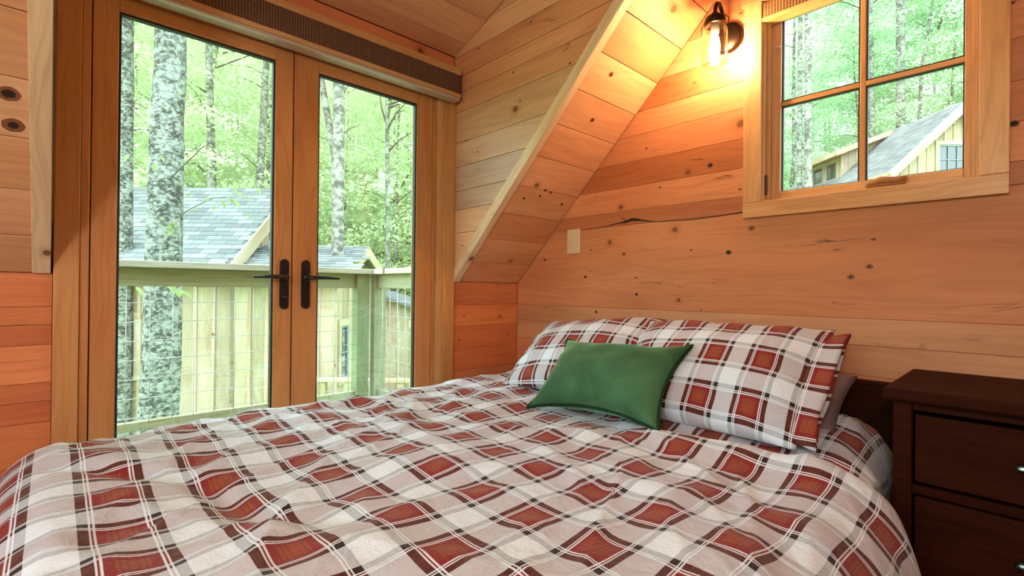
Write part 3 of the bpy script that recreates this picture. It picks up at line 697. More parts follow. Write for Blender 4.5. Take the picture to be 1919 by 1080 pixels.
def duvet():
    XL, XR0, YF, YH = .215, 1.722, -1.985, -.09
    s = np.arange(-.18, 2.32, .0095); t = np.arange(-2.46, YH+.001, .0095)
    Sg, Tg = np.meshgrid(s, t, indexing='ij')
    xr = XR0-.06*sstep(-.75, -.25, Tg)
    cx = np.clip(Sg, XL, xr); cy = np.clip(Tg, YF, 0)
    ex = Sg-cx; ey = Tg-cy; m_ = np.hypot(ex, ey); mm = np.maximum(m_, 1e-6); nx, ny = ex/mm, ey/mm
    rad = np.where(nx > .3, .185, .115)
    rad = np.where(nx > .3, rad-.05*sstep(-.7, -.3, Tg), rad)
    arc = rad*1.5
    th = np.clip(m_/rad, 0, 1.5)
    h = rad*np.sin(th); v = rad*(1-np.cos(th)); over = np.maximum(0, m_-arc)
    h = h+over*.16; v = v+over*.985
    # hanging folds along the edges
    per = np.where(np.abs(nx) > np.abs(ny), Tg, Sg)
    fold = (vnoise(per*5.2+3.1, per*0+.5, 5)-.5)*2
    fold2 = (vnoise(per*11+9.1, over*2, 8)-.5)*2
    amt = sstep(.02, .40, m_)
    h = h+amt*(.030*fold+.012*fold2)
    X = cx+nx*h; Y = cy+ny*h; Z = .607-v
    # puffy top: broad swells, then softer creases
    inside = 1-sstep(.0, .25, m_)*.6
    n1 = vnoise(Sg*2.6+.7, Tg*2.4+5, 1)-.5
    a = math.radians(28); U1 = Sg*math.cos(a)+Tg*math.sin(a); V1 = -Sg*math.sin(a)+Tg*math.cos(a)
    warp = (vnoise(Sg*3+2, Tg*3+7, 21)-.5)*.6
    r1 = 1-np.abs(2*vnoise(U1*1.7+warp, V1*5.2+warp, 2)-1)
    a = math.radians(-34); U2 = Sg*math.cos(a)+Tg*math.sin(a); V2 = -Sg*math.sin(a)+Tg*math.cos(a)
    r2 = 1-np.abs(2*vnoise(U2*2.3-warp, V2*8.5+warp, 3)-1)
    r3 = 1-np.abs(2*vnoise(V1*4.0+warp*2, U1*13+warp*2, 13)-1)
    n3 = vnoise(Sg*13+warp*3, Tg*11, 4)-.5
    n4 = vnoise(Sg*27, Tg*25+warp*3, 6)-.5
    Z = Z+inside*(.026*n1+.013*(r1**2-.4)+.012*(r2**2-.4)+.010*(r3**2-.4)+.009*n3+.004*n4)
    Xo = (r1**2-.3)*.010+(n3)*.006
    X = X+Xo*np.abs(nx)*amt
    # raised by the sleeping pillows at the head, puffed corner beside the nightstand
    Z = Z+.020*sstep(-.75, -.25, Tg)*sstep(.5, .25, Sg)
    Z = Z+.055*np.exp(-((Sg-1.62)/.16)**2-((Tg+.20)/.22)**2)
    # the turned fold in front of the right pillow
    Z = Z+.030*np.exp(-((Tg+.66-.10*(Sg-1.3))/.055)**2)*sstep(1.15, 1.40, Sg)*(1-sstep(1.85, 2.0, Sg))
    Z = Z-.022*np.exp(-((Tg+.57-.10*(Sg-1.3))/.045)**2)*sstep(1.15, 1.40, Sg)*(1-sstep(1.9, 2.05, Sg))
    # long soft valley near the foot
    Z = Z-.020*np.exp(-((V1+1.93+.04*np.sin(U1*9))/.035)**2)*sstep(.3, .6, Sg)*(1-sstep(1.0, 1.3, Sg))
    Z = np.maximum(Z, .02)
    X = np.minimum(X, np.where(Tg > -.50, 1.800, 9))
    X = np.maximum(X, .045); Y = np.maximum(Y, -2.6)
    uv = np.stack([(Sg-.281)/PX+.5, (Tg+1.89)/PY+.5], -1)
    return grid_obj('duvet', np.stack([X, Y, Z], -1), uv, M['plaid'], None, .012)
dv = duvet(); tag(dv, 'red and white plaid duvet spread over the bed', 'duvet')

def pillow_surface(w, h, t, n=48, pinch=.06, wr=.006, seed=1, power=2.2, uvs=(1, 1), uvo=(0, 0)):
    """front + back skins of a stuffed pillow lying in local xy, thick along z; returns (front, back, uv)"""
    u = np.linspace(-1, 1, n); U, V = np.meshgrid(u, u, indexing='ij')
    # concave outline: sides pulled in between the corners
    X = w/2*U*(1-pinch*(1-V**2)*1.0*np.abs(U)**2); Y = h/2*V*(1-pinch*1.8*(1-U**2)*np.abs(V)**2)
    prof = (np.clip(1-np.abs(U)**power, 0, 1)*np.clip(1-np.abs(V)**power, 0, 1))**.5
    prof = prof*(1-.10*np.abs(U*V))
    nz = (vnoise(U*3+seed, V*3, seed)-.5)*wr*2.2
    rd = np.maximum(np.abs(U), np.abs(V)); ang = np.arctan2(V, U)
    pk = (vnoise(ang*6+seed*3, rd*2, seed+2)-.5)*wr*3*sstep(.45, .95, rd)
    Zf = t/2*prof+(nz+pk)*(prof**.6)
    Zb = -t/2*prof*.9
    uv = np.stack([U*w/2/uvs[0]+uvo[0], V*h/2/uvs[1]+uvo[1]], -1)
    return np.stack([X, Y, Zf], -1), np.stack([X, Y, Zb], -1), uv
def pillow_obj(name, mat, parent, **k):
    Fs, Bs, uv = pillow_surface(**k); n = Fs.shape[0]
    P = np.concatenate([Fs.reshape(-1, 3), Bs.reshape(-1, 3)]); me = bpy.data.meshes.new(name)
    idx = np.arange(n*n).reshape(n, n)
    f1 = np.stack([idx[:-1, :-1], idx[1:, :-1], idx[1:, 1:], idx[:-1, 1:]], -1).reshape(-1, 4); f2 = f1[:, ::-1]+n*n
    me.from_pydata(P.tolist(), [], np.concatenate([f1, f2]).tolist())
    ul = me.uv_layers.new(name='UVMap'); li = np.zeros(len(me.loops), dtype=np.int32); me.loops.foreach_get('vertex_index', li)
    U2 = np.concatenate([uv.reshape(-1, 2)]*2); ul.data.foreach_set('uv', U2[li].astype(np.float32).ravel())
    bm = bmesh.new(); bm.from_mesh(me); bmesh.ops.remove_doubles(bm, verts=bm.verts[:], dist=1e-5); bm.to_mesh(me); bm.free()
    me.materials.append(mat); me.shade_smooth(); o = bpy.data.objects.new(name, me); link(o, parent); return o
def cuff(name, x0, x1, h, mat, parent, uvs, uvo, seed, amp=.012, side=1):
    """the open hem of a pillow case, a wavy flattened sleeve beyond the stuffing"""
    a = np.linspace(0, 2*math.pi, 97); b2 = np.linspace(0, 1, 7); A, B = np.meshgrid(a, b2, indexing='ij')
    yy = np.cos(A); zz = np.sin(A)
    hh = h/2*(.90+.10*B); wav = (vnoise(yy*3.2+seed, B*.8, seed)-.5)*2
    Y = hh*np.sign(yy)*np.abs(yy)**.9; Z = (.016+.010*(1-B))*zz+amp*wav*(.35+.65*B)
    X = x0+(x1-x0)*B+.010*(vnoise(yy*2.2, B*0+seed, seed+4)-.5)*B+(.018*np.abs(yy)**3)*side*B*.6
    uv = np.stack([X/uvs[0]+uvo[0], Y/uvs[1]+uvo[1]], -1)
    return grid_obj(name, np.stack([X, Y, Z], -1), uv, mat, parent, .002)
def place(o, c, xdir, ydir): o.matrix_basis = frame(c, xdir, (Vector(ydir)-Vector(xdir).normalized()*Vector(ydir).dot(Vector(xdir).normalized())))

def sham(loc, xd, yd, label, seed, w=.665, h=.47, t=.17, uvo=(.5, .5)):
    e = empty('bed_pillow'); place(e, loc, xd, yd); tag(e, label, 'pillow', 'plaid bed pillows')
    pillow_obj('pillow_case', M['plaid'], e, w=w, h=h, t=t, n=64, pinch=.03, wr=.010, seed=seed, uvs=(.150, .175), uvo=uvo)
    cuff('case_hem', w/2-.030, w/2+.036, h*.97, M['plaid'], e, (.150, .175), uvo, seed)
    return e
# right pillow: leans on the grey one behind; left pillow tucked behind its edge
g = empty('bed_pillow'); place(g, (1.340, -.20, .700), (1, .02, 0), (0, .90, .43)); tag(g, 'mauve grey pillow tucked behind the plaid pillow beside the nightstand', 'pillow')
pillow_obj('pillow_case', M['mauve'], g, w=.68, h=.34, t=.15, n=40, pinch=.04, wr=.006, seed=9, uvs=(1, 1))
sham((1.310, -.352, .775), (1, -.02, .01), (-.01, .76, .65), 'plump plaid pillow beside the nightstand', 3, uvo=(.18, .42))
sham((.735, -.315, .775), (1, .06, .075), (-.24, .80, .56), 'plaid pillow nearest the glass doors', 6, w=.62, h=.46, uvo=(.60, .55))

# green velvet cushion with piping
gc = empty('velvet_cushion'); place(gc, (1.035, -.555, .738), (1, .055, .035), (-.22, .70, .66)); tag(gc, 'small green velvet cushion with dark piping in front of the plaid pillows', 'cushion')
cw, chh = .525, .345
pillow_obj('cushion_cover', M['velvet'], gc, w=cw, h=chh, t=.175, n=56, pinch=.15, wr=.006, seed=4, uvs=(1, 1))
pts = []
n = 40
def edge(U, V): return (cw/2*U*(1-.15*(1-V**2)*abs(U)**2)*1.006, chh/2*V*(1-.27*(1-U**2)*abs(V)**2)*1.006, 0)
for i in range(n): pts.append(edge(-1+2*i/n, -1))
for i in range(n): pts.append(edge(1, -1+2*i/n))
for i in range(n): pts.append(edge(1-2*i/n, 1))
for i in range(n): pts.append(edge(-1, 1-2*i/n))
pts.append(pts[0])
V_, F_ = tube_v(pts, .0058, 8, False); mesh('piping', V_, F_, M['piping'], gc, True)

# ================================================================== NIGHTSTAND
ns = empty('nightstand', (2.10, -.245, 0)); tag(ns, 'dark stained wooden nightstand with drawers and cup pulls', 'nightstand')
def nb(nm, lo, hi, mat=M['dark'], bev=.004, parent=None):
    c0 = (2.10, -.245, 0); return box(nm, [lo[i]-c0[i] for i in range(3)], [hi[i]-c0[i] for i in range(3)], mat, parent or ns, bev)
NX0, NX1, NY0, NY1 = 1.832, 2.380, -.448, -.040
nb('top_board', (1.815, -.472, .785), (2.397, -.028, .815), bev=.006)
for x in (NX0, NX1-.038):
    nb('leg', (x, NY0, 0), (x+.038, NY0+.038, .785)); nb('leg', (x, NY1-.038, 0), (x+.038, NY1, .785))
nb('side_panel', (NX0+.008, NY0+.038, .08), (NX0+.022, NY1-.038, .785), bev=.001); nb('side_panel', (NX1-.022, NY0+.038, .08), (NX1-.008, NY1-.038, .785), bev=.001)
nb('back_panel', (NX0+.038, NY1-.014, .08), (NX1-.038, NY1-.002, .785), bev=.001)
for z in (.772, .566, .338, .10): nb('rail', (NX0+.038, NY0+.012, z-.010), (NX1-.038, NY0+.032, z+.012), bev=.001)
for z0, z1 in ((.588, .752), (.362, .552), (.124, .326)):
    d = nb('drawer', (NX0+.043, NY0+.004, z0), (NX1-.043, NY0+.022, z1), bev=.003)
    c0z = (z0+z1)/2; cyy = NY0+.004-(NY0+.013)
    # half-round cup pull
    V2 = []; F2 = []; n1, n2 = 16, 6
    for i in range(n1+1):
        a = math.pi*i/n1
        for j in range(n2+1):
            bta = math.pi/2*j/n2
            V2.append((.060*math.cos(a), -.028*math.sin(a)*math.sin(bta), .026*math.sin(a)*math.cos(bta)))
    for i in range(n1):
        for j in range(n2): q0 = i*(n2+1)+j; F2.append((q0, q0+1, q0+n2+2, q0+n2+1))
    cp = mesh('cup_pull', V2, F2, M['chrome'], d, True, M=Matrix.Translation((-.0, cyy-.0005, -.004)))
    sd = cp.modifiers.new('thickness', 'SOLIDIFY'); sd.thickness = .002; sd.offset = 0

# ================================================================== BALCONY
TR = (.28, .29, .19)
dk = empty('balcony_deck', (-.7, -1.2, -.05)); tag(dk, 'balcony deck of treated boards outside the doors', 'deck')
for i in range(7):
    x1 = -.15-i*.143; box('deck_board', (x1-.14+.7, -1.55, -.035), (x1+.7, .885, 0), M['treated'], dk, .002, color=jit(TR))
XB, YB = -1.2, -.262
rl = empty('balcony_railing', (XB, -1.3, -.05)); tag(rl, 'pale treated timber balcony railing with wire grid infill', 'railing')
def rb(nm, lo, hi, mat=M['treated'], bev=.004, col=None, lx=0):
    c0 = (XB, -1.3, -.05); l2 = [lo[i]-c0[i] for i in range(3)]; h2 = [hi[i]-c0[i] for i in range(3)]
    if lx: return box(nm, (l2[1], -h2[0], l2[2]), (h2[1], -l2[0], h2[2]), mat, rl, bev, frame((0, 0, 0), (0, 1, 0), (-1, 0, 0)), col or jit(TR))
    return box(nm, l2, h2, mat, rl, bev, color=col or jit(TR))
rb('cap_rail', (XB-.07, -2.75, 1.146), (XB+.07, YB+.07, 1.182), col=(.40, .42, .34), lx=1)
rb('upper_rail', (XB-.020, -2.75, 1.046), (XB+.018, YB-.175, 1.1455), col=(.25, .27, .16), lx=1)
rb('lower_rail', (XB-.020, -2.75, .275), (XB+.018, YB-.175, .322), col=(.34, .38, .25), lx=1)
rb('post', (XB-.045, YB-.175, -.6), (XB+.045, YB-.085, 1.1455), M['treatedv'], col=(.19, .23, .135))
rb('post', (XB-.045, -2.84, -.6), (XB+.045, -2.75, 1.1455), M['treatedv'])
# wires: 4 inch grid
yw = [-1.7075+.1016*i for i in range(-10, 13)]
for y in yw:
    if y < YB-.185: c0 = (XB, -1.3, -.05); tube('wire', [(.022, y+1.3, .322+.05), (.022, y+1.3, 1.046+.05)], .0021, M['silver'], rl, 6)
for i in range(7):
    z = .957-.1016*i
    tube('wire', [(.024, -2.75+1.3, z+.05), (.024, YB-.175+1.3, z+.05)], .0021, M['silver'], rl, 6)
# side return to the house
sr = empty('balcony_railing', (XB, YB, -.05)); tag(sr, 'short return railing from the balcony corner towards the house', 'railing')
def sb(nm, lo, hi, mat=M['treated'], bev=.004, col=None):
    c0 = (XB, YB, -.05); return box(nm, [lo[i]-c0[i] for i in range(3)], [hi[i]-c0[i] for i in range(3)], mat, sr, bev, color=col or jit(TR))
sb('cap_rail', (XB+.071, YB-.07, 1.146), (-.16, YB+.07, 1.182), col=(.40, .42, .34))
sb('post', (XB-.020, YB-.045, -.6), (XB+.045, YB+.045, 1.1455), M['treatedv'], col=(.29, .32, .22))
sb('post', (-.66, YB-.045, -.6), (-.57, YB+.045, 1.1455), M['treatedv'], col=(.29, .30, .19))
sb('upper_rail', (XB+.045, YB-.019, 1.046), (-.66, YB+.019, 1.1455), col=(.30, .31, .20)); sb('upper_rail', (-.57, YB-.019, 1.046), (-.16, YB+.019, 1.1455))
sb('lower_rail', (XB+.045, YB-.019, .275), (-.66, YB+.019, .322)); sb('lower_rail', (-.57, YB-.019, .275), (-.16, YB+.019, .322))
for i in range(7): z = .957-.1016*i; tube('wire', [(.05, -.02, z+.05), (1.04, -.02, z+.05)], .0021, M['silver'], sr, 6)
for i in range(9): x = .12+i*.1016; tube('wire', [(x, -.022, .372), (x, -.022, 1.096)], .0021, M['silver'], sr, 6)
bx = box('junction_box', (-.66+.02, YB-.075, .80), (-.60, YB-.0455, .845), M['plate'], None, .003); tag(bx, 'small pale box fixed to the return railing post', 'box')
#__OUTSIDE__
# ================================================================== OUTSIDE: ground, cabins, trees
VA = math.radians(46.779)
RH = Vector((math.cos(VA), math.sin(VA), 0)); FH = Vector((-math.sin(VA), math.cos(VA), 0))
def vw(r, d, z=0.0): p = Vector((CAM.x, CAM.y, 0))+RH*r+FH*d; return Vector((p.x, p.y, z))
def gz(r, d):
    D_ = math.hypot(r, d); t = max(0.0, D_-9.0); return -3.0+.30*t*t/(t+5.0)
# ground
gv = []; gf = []; ng = 60
for i in range(ng+1):
    for j in range(ng+1):
        r_ = -75+150*i/ng; d_ = -40+130*j/ng; p = vw(r_, d_); gv.append((p.x, p.y, gz(r_, d_)+rnd.uniform(-.1, .1)))
for i in range(ng):
    for j in range(ng): q0 = i*(ng+1)+j; gf.append((q0, q0+ng+1, q0+ng+2, q0+1))
gr = mesh('ground', gv, gf, M['grass'], None, True); gr['kind'] = 'structure'; tag(gr, 'green forest floor rising behind the cabins', 'ground')

SID = (.36, .30, .215); SIDL = (.42, .36, .265)
class Cab:
    """a cabin in its own square frame: local x to the right, y away, z up"""
    def __init__(s, name, r, d, label):
        s.r, s.d = r, d; s.o = empty(name, vw(r, d, 0), VA); tag(s.o, label, 'cabin'); s.shg = None
    def L(s, p): return (p[0]-s.r, p[1]-s.d, p[2])
    def box(s, nm, lo, hi, mat, bev=.004, col=None, parent=None): return box(nm, s.L(lo), s.L(hi), mat, parent or s.o, bev, color=col)
    def beam(s, nm, p, q_, w, h, mat, col=None, up=(0, 0, 1)): return beam(nm, s.L(p), s.L(q_), w, h, mat, s.o, up, .004, col)
    def quad(s, nm, pts, mat, thick=.04, col=None):
        P = [Vector(s.L(p)) for p in pts]; nrm = (P[1]-P[0]).cross(P[2]-P[0]).normalized()*thick
        if nrm.z < -.3*thick: P = P[::-1]; nrm = -nrm
        n = len(P); V = [p for p in P]+[p-nrm for p in P]
        F_ = [tuple(range(n)), tuple(range(n, 2*n))[::-1]]+[(i, n+i, n+(i+1) % n, (i+1) % n) for i in range(n)]
        return mesh(nm, V, F_, mat, s.o, color=col)
    def siding_front(s, r0, r1, d, z0, ztop, step=.27, holes=(), facing=-1):
        """boards + battens on a wall at constant d (faces the viewer)"""
        n = max(1, round((r1-r0)/step)); w = (r1-r0)/n
        for i in range(n):
            a, b2 = r0+i*w, r0+(i+1)*w; mid = (a+b2)/2
            segs = [(z0, (ztop(a), ztop(b2)))]
            for (ha, hb, hz0, hz1) in holes:
                if ha < mid < hb: segs = [(z0, (hz0, hz0)), (hz1, (ztop(a), ztop(b2)))]
            for za, (t0, t1) in segs:
                if min(t0, t1)-za < .02: continue
                P = [s.L((a+.002, d, za)), s.L((b2-.002, d, za)), s.L((b2-.002, d, t1)), s.L((a+.002, d, t0))]
                cx_, cz_ = (P[0][0]+P[1][0])/2, (za+min(t0, t1))/2
                V = [(p[0]-cx_, y, p[2]-cz_) for y in (0, .02) for p in P]
                F_ = [(0, 1, 2, 3), (7, 6, 5, 4), (0, 4, 5, 1), (1, 5, 6, 2), (2, 6, 7, 3), (3, 7, 4, 0)]
                mesh('siding_board', V, F_, M['siding'], s.o, M=Matrix.Translation((cx_, P[0][1], cz_)), color=jit(SID, .12))
        for i in range(n+1):
            a = r0+i*w
            if any(ha-.01 < a < hb+.01 for (ha, hb, q1, q2) in holes):
                for (ha, hb, hz0, hz1) in holes:
                    if ha-.01 < a < hb+.01:
                        s.box('batten', (a-.024, d-.019, z0), (a+.024, d-.0005, hz0), M['siding'], .002, jit(SIDL, .08))
                        if ztop(a)-hz1 > .05: s.box('batten', (a-.024, d-.019, hz1), (a+.024, d-.0005, ztop(a)-.01), M['siding'], .002, jit(SIDL, .08))
            elif ztop(a)-z0 > .03: s.box('batten', (a-.024, d-.019, z0), (a+.024, d-.0005, ztop(a)-.01), M['siding'], .002, jit(SIDL, .08))
    def siding_side(s, r, d0, d1, z0, ztop, out=1, step=.27, holes=()):
        n = max(1, round((d1-d0)/step)); w = (d1-d0)/n
        for i in range(n):
            a, b2 = d0+i*w, d0+(i+1)*w; mid = (a+b2)/2; segs = [(z0, (ztop(a), ztop(b2)))]
            for (ha, hb, hz0, hz1) in holes:
                if ha < mid < hb: segs = [(z0, (hz0, hz0)), (hz1, (ztop(a), ztop(b2)))]
            for za, (t0, t1) in segs:
                if min(t0, t1)-za < .02: continue
                P = [s.L((r, a+.002, za)), s.L((r, b2-.002, za)), s.L((r, b2-.002, t1)), s.L((r, a+.002, t0))]
                cy_, cz_ = (P[0][1]+P[1][1])/2, (za+min(t0, t1))/2
                V = [(x, p[1]-cy_, p[2]-cz_) for x in (0, -.02*out) for p in P]
                F_ = [(0, 1, 2, 3), (7, 6, 5, 4), (0, 4, 5, 1), (1, 5, 6, 2), (2, 6, 7, 3), (3, 7, 4, 0)]
                mesh('siding_board', V, F_, M['siding'], s.o, M=Matrix.Translation((P[0][0], cy_, cz_)), color=jit(SID, .12))
        for i in range(n+1):
            a = d0+i*w
            if ztop(a)-z0 > .03 and not any(ha < a < hb for (ha, hb, q1, q2) in holes):
                x0, x1 = (r+.0005, r+.019) if out > 0 else (r-.019, r-.0005)
                s.box('batten', (x0, a-.024, z0), (x1, a+.024, ztop(a)-.01), M['siding'], .002, jit(SIDL, .08))
    def shingles(s, origin, along, up, nlen, nup, step=.25, expo=.12, stuff=False, single=300):
        """courses of shingles on a roof plane. origin in village coords"""
        along = Vector(along).normalized(); up = Vector(up).normalized(); nrm = along.cross(up)
        if nrm.z < 0: nrm = -nrm
        if stuff:
            V = []; F_ = []
            for j in range(nup):
                off = rnd.uniform(0, step)
                for i in range(nlen):
                    p0 = Vector(origin)+along*(i*step+off)+up*(j*expo)
                    a = p0+nrm*.012; b2 = a+along*(step-.006); c2 = b2+up*(expo+.02)-nrm*.010; d2 = a+up*(expo+.02)-nrm*.010
                    k0 = len(V); V += [Vector(s.L(x)) for x in (a, b2, c2, d2, a-nrm*.012, b2-nrm*.012)]; F_ += [(k0, k0+1, k0+2, k0+3), (k0+4, k0+5, k0+1, k0)]
            o = mesh('shingles', V, F_, M['shingle'], s.o); o['kind'] = 'stuff'; return o
        w, h, t = step-.006, expo+.02, .009
        if s.shg is None:
            V = [(0, 0, t), (w, 0, t), (w, h, 0.001), (0, h, .001), (0, 0, 0), (w, 0, 0), (w, h, -.004), (0, h, -.004)]
            s.shg = bpy.data.meshes.new('shingle'); s.shg.from_pydata(V, [], [(0, 1, 2, 3), (4, 5, 1, 0), (5, 6, 2, 1), (7, 4, 0, 3), (7, 6, 5, 4), (6, 7, 3, 2)]); s.shg.materials.append(M['shingle'])
        y_ = up; R3 = frame((0, 0, 0), along, up)
        if R3.col[2].z < 0: R3 = frame((0, 0, 0), -along, up)
        for j in range(nup):
            off = (j % 2)*step*.5+rnd.uniform(0, step*.15)
            for i in range(nlen):
                p = Vector(s.L(Vector(origin)+along*(i*step+off)+up*(j*expo)))+nrm*.002
                o = bpy.data.objects.new('shingle', s.shg); link(o, s.o)
                st = i*step+off; sc_ = min(1.0, (nlen*step+.09-st)/w)
                o.matrix_basis = Matrix.Translation(p) @ R3 @ Matrix.Diagonal((sc_, 1, 1, 1))
    def window(s, lo, hi, axis, cols=2, rows=2, trimc=SIDL, frame_col=None):
        """window in a wall; axis 'd' = wall of constant d (faces viewer), 'r+' / 'r-' = side wall"""
        (a0, z0), (a1, z1), pl = lo, hi, axis[1]
        def bx_(nm, p0, q0, p1, q1, out0, out1, mat, col=None, parent=None):
            if axis[0] == 'd': return s.box(nm, (p0, pl-out1, q0), (p1, pl-out0, q1), mat, .003, col, parent)
            if axis[0] == 'r+': return s.box(nm, (pl+out0, p0, q0), (pl+out1, p1, q1), mat, .003, col, parent)
            return s.box(nm, (pl-out1, p0, q0), (pl-out0, p1, q1), mat, .003, col, parent)
        w = .10
        bx_('window_trim', a0-w, z1, a1+w, z1+w, 0, .03, M['fascia'], trimc); bx_('window_trim', a0-w, z0-w*.6, a1+w, z0, 0, .035, M['fascia'], trimc)
        bx_('window_trim', a0-w, z0, a0, z1, 0, .028, M['siding'], trimc); bx_('window_trim', a1, z0, a1+w, z1, 0, .028, M['siding'], trimc)
        bx_('window_pane', a0, z0, a1, z1, -.03, -.02, M['darkglass'])
        fw = .035
        for i in range(cols+1):
            x = a0+(a1-a0-fw)*i/cols; ww = fw if i in (0, cols) else fw*.6
            bx_('sash_bar', x, z0, x+ww, z1, -.02, .008, M['windowframe'])
        for j in range(rows+1):
            z = z0+(z1-z0-fw)*j/rows; ww = fw if j in (0, rows) else fw*.6
            bx_('sash_bar', a0, z, a1, z+ww, -.019, .009, M['windowframe'])

# ---- cabin seen through the doors
A = Cab('cabin', -4.0, 7.1, 'tan board and batten cabin with grey shingle roof seen through the doors')
pa = .78
z_e, d_e, d_r = 1.375, 6.8, 8.55
zrf = lambda d: z_e+pa*(d-d_e)
A.siding_front(-7.3, -4.05, 7.1, -3.0, lambda r: zrf(7.1)-.06, holes=((-6.05, -5.47, -.27, .56),))
A.window((-6.05, -.27), (-5.47, .56), ('d', 7.1), 2, 3, SIDL)
z_m = zrf(d_r)
gtop = lambda d: (zrf(d) if d < d_r else zrf(2*d_r-d))-.06
A.siding_side(-4.05, 7.1, 10.0, 1.0, gtop)
A.quad('roof_deck', [(-7.6, d_e, z_e), (-3.90, d_e, z_e), (-3.90, d_r, z_m), (-7.6, d_r, z_m)], M['shingle'])
A.quad('roof_deck', [(-7.6, d_r, z_m), (-3.90, d_r, z_m), (-3.90, 2*d_r-d_e, z_e), (-7.6, 2*d_r-d_e, z_e)], M['shingle'])
up = (0, 1, pa)
A.shingles((-6.98, d_e-.02, z_e-.012), (1, 0, 0), up, 12, 19)
A.shingles((-7.65, d_e-.02, z_e-.012), (1, 0, 0), up, 3, 19, step=.22, stuff=True)
A.beam('rake_board', (-3.885, d_e-.03, z_e-.115), (-3.885, d_r, z_m-.10), .03, .19, M['fascia'], SIDL)
A.beam('rake_board', (-3.885, d_r, z_m-.10), (-3.885, 2*d_r-d_e, z_e-.115), .03, .19, M['fascia'], SIDL)
A.box('eave_board', (-7.6, d_e-.03, z_e-.20), (-3.90, d_e, z_e-.02), M['fascia'], .004, SIDL)
A.quad('soffit', [(-7.6, 7.1, z_e-.10), (-3.90, 7.1, z_e-.10), (-3.90, d_e, z_e-.10), (-7.6, d_e, z_e-.10)], M['fascia'], .02, SID)
# low wing
pw = .385; zw, dw0, dwr = 1.30, 6.85, 7.95
zwf = lambda d: zw+pw*(d-dw0)
wtop = lambda d: (zwf(d) if d < dwr else zwf(2*dwr-d))-.05
A.siding_front(-4.05, -2.56, 7.1, -3.0, lambda r: zwf(7.1)-.05)
A.siding_side(-2.56, 7.1, 8.8, -3.0, wtop, holes=((7.30, 7.66, -.35, .47),))
A.window((7.30, -.35), (7.66, .47), ('r+', -2.56), 1, 2, SIDL)
A.quad('roof_deck', [(-4.04, dw0, zw), (-2.36, dw0, zw), (-2.36, dwr, zwf(dwr)), (-4.04, dwr, zwf(dwr))], M['shingle'])
A.quad('roof_deck', [(-4.04, dwr, zwf(dwr)), (-2.36, dwr, zwf(dwr)), (-2.36, 2*dwr-dw0, zw), (-4.04, 2*dwr-dw0, zw)], M['shingle'])
A.shingles((-4.04, dw0-.02, zw-.004), (1, 0, 0), (0, 1, pw), 7, 10, step=.24, expo=.118, stuff=True)
A.beam('rake_board', (-2.345, dw0-.02, zw-.09), (-2.345, dwr, zwf(dwr)-.09), .03, .17, M['fascia'], SIDL)
A.beam('rake_board', (-2.345, dwr, zwf(dwr)-.09), (-2.345, 2*dwr-dw0, zw-.09), .03, .17, M['fascia'], SIDL)
A.box('eave_board', (-4.04, dw0-.03, zw-.16), (-2.36, dw0, zw-.02), M['fascia'], .004, SIDL)
vp_ = A.L((-3.80, 7.65, 1.55)); tube('vent_pipe', [vp_, (vp_[0], vp_[1], vp_[2]+.22)], .028, M['windowframe'], A.o, 10)
# lean-to behind the wing
A.quad('lean_to_roof', [(-2.55, 8.85, .98), (-1.75, 8.85, .72), (-1.75, 10.6, .72), (-2.55, 10.6, .98)], M['shingle'], .05)
A.siding_front(-2.54, -1.85, 9.0, -3.0, lambda r: .93-.33*(r+2.55))
# its little deck fence
fn = empty('picket_fence', vw(-2.1, 6.3, -3), VA); tag(fn, 'low pale deck fence beside the tan cabin wall', 'fence')
box('top_rail', (-.75, -.06, 2.84), (1.1, .06, 2.88), M['treated'], fn, .004, color=(.42, .37, .26))
box('lower_rail', (-.75, -.02, 2.30), (1.1, .02, 2.38), M['treated'], fn, .004, color=(.34, .28, .17))
for i in range(6): box('fence_post', (-.72+i*.34, -.045, 0), (-.62+i*.34, .045, 2.84), M['treatedv'], fn, .004, color=jit((.34, .28, .17)))

# ---- cabin seen through the window
Cc = Cab('cabin', 12.06, 13.2, 'steep gabled cabin with shed dormer seen through the window')
ar, az, hs = 12.06, 6.22, 2.03
gt = lambda r: az-.12-abs(r-ar)*.945
Cc.siding_front(ar-1.78, ar+1.78, 13.25, 0.2, gt, step=.24, holes=((11.52, 12.60, 4.27, 5.11),))
Cc.window((11.54, 4.29), (12.58, 5.09), ('d', 13.25), 4, 2)
ze = az-hs*.945
for sg in (-1, 1):
    e_ = ar+sg*hs
    pts = [(ar, 13.0, az), (ar, 19.0, az), (e_, 19.0, ze), (e_, 13.0, ze)]
    Cc.quad('roof_deck', pts if sg > 0 else pts[::-1], M['shingle'], .05)
    Cc.beam('rake_board', (ar, 12.985, az-.13), (e_, 12.985, ze-.13), .03, .21, M['fascia'], SIDL, up=(0, -1, 0) if False else (0, 0, 1))
    Cc.box('eave_board', (e_-.02, 13.0, ze-.18), (e_+.02, 19.0, ze-.01), M['fascia'], .004, SIDL)
Cc.siding_side(ar-1.78, 13.25, 18.8, 0.2, lambda d: gt(ar-1.78), out=-1, step=.3)
Cc.shingles((ar-hs-.01, 13.0, ze-.012), (0, 1, 0), (1, 0, .945), 24, 23, step=.25, expo=.122, stuff=True)
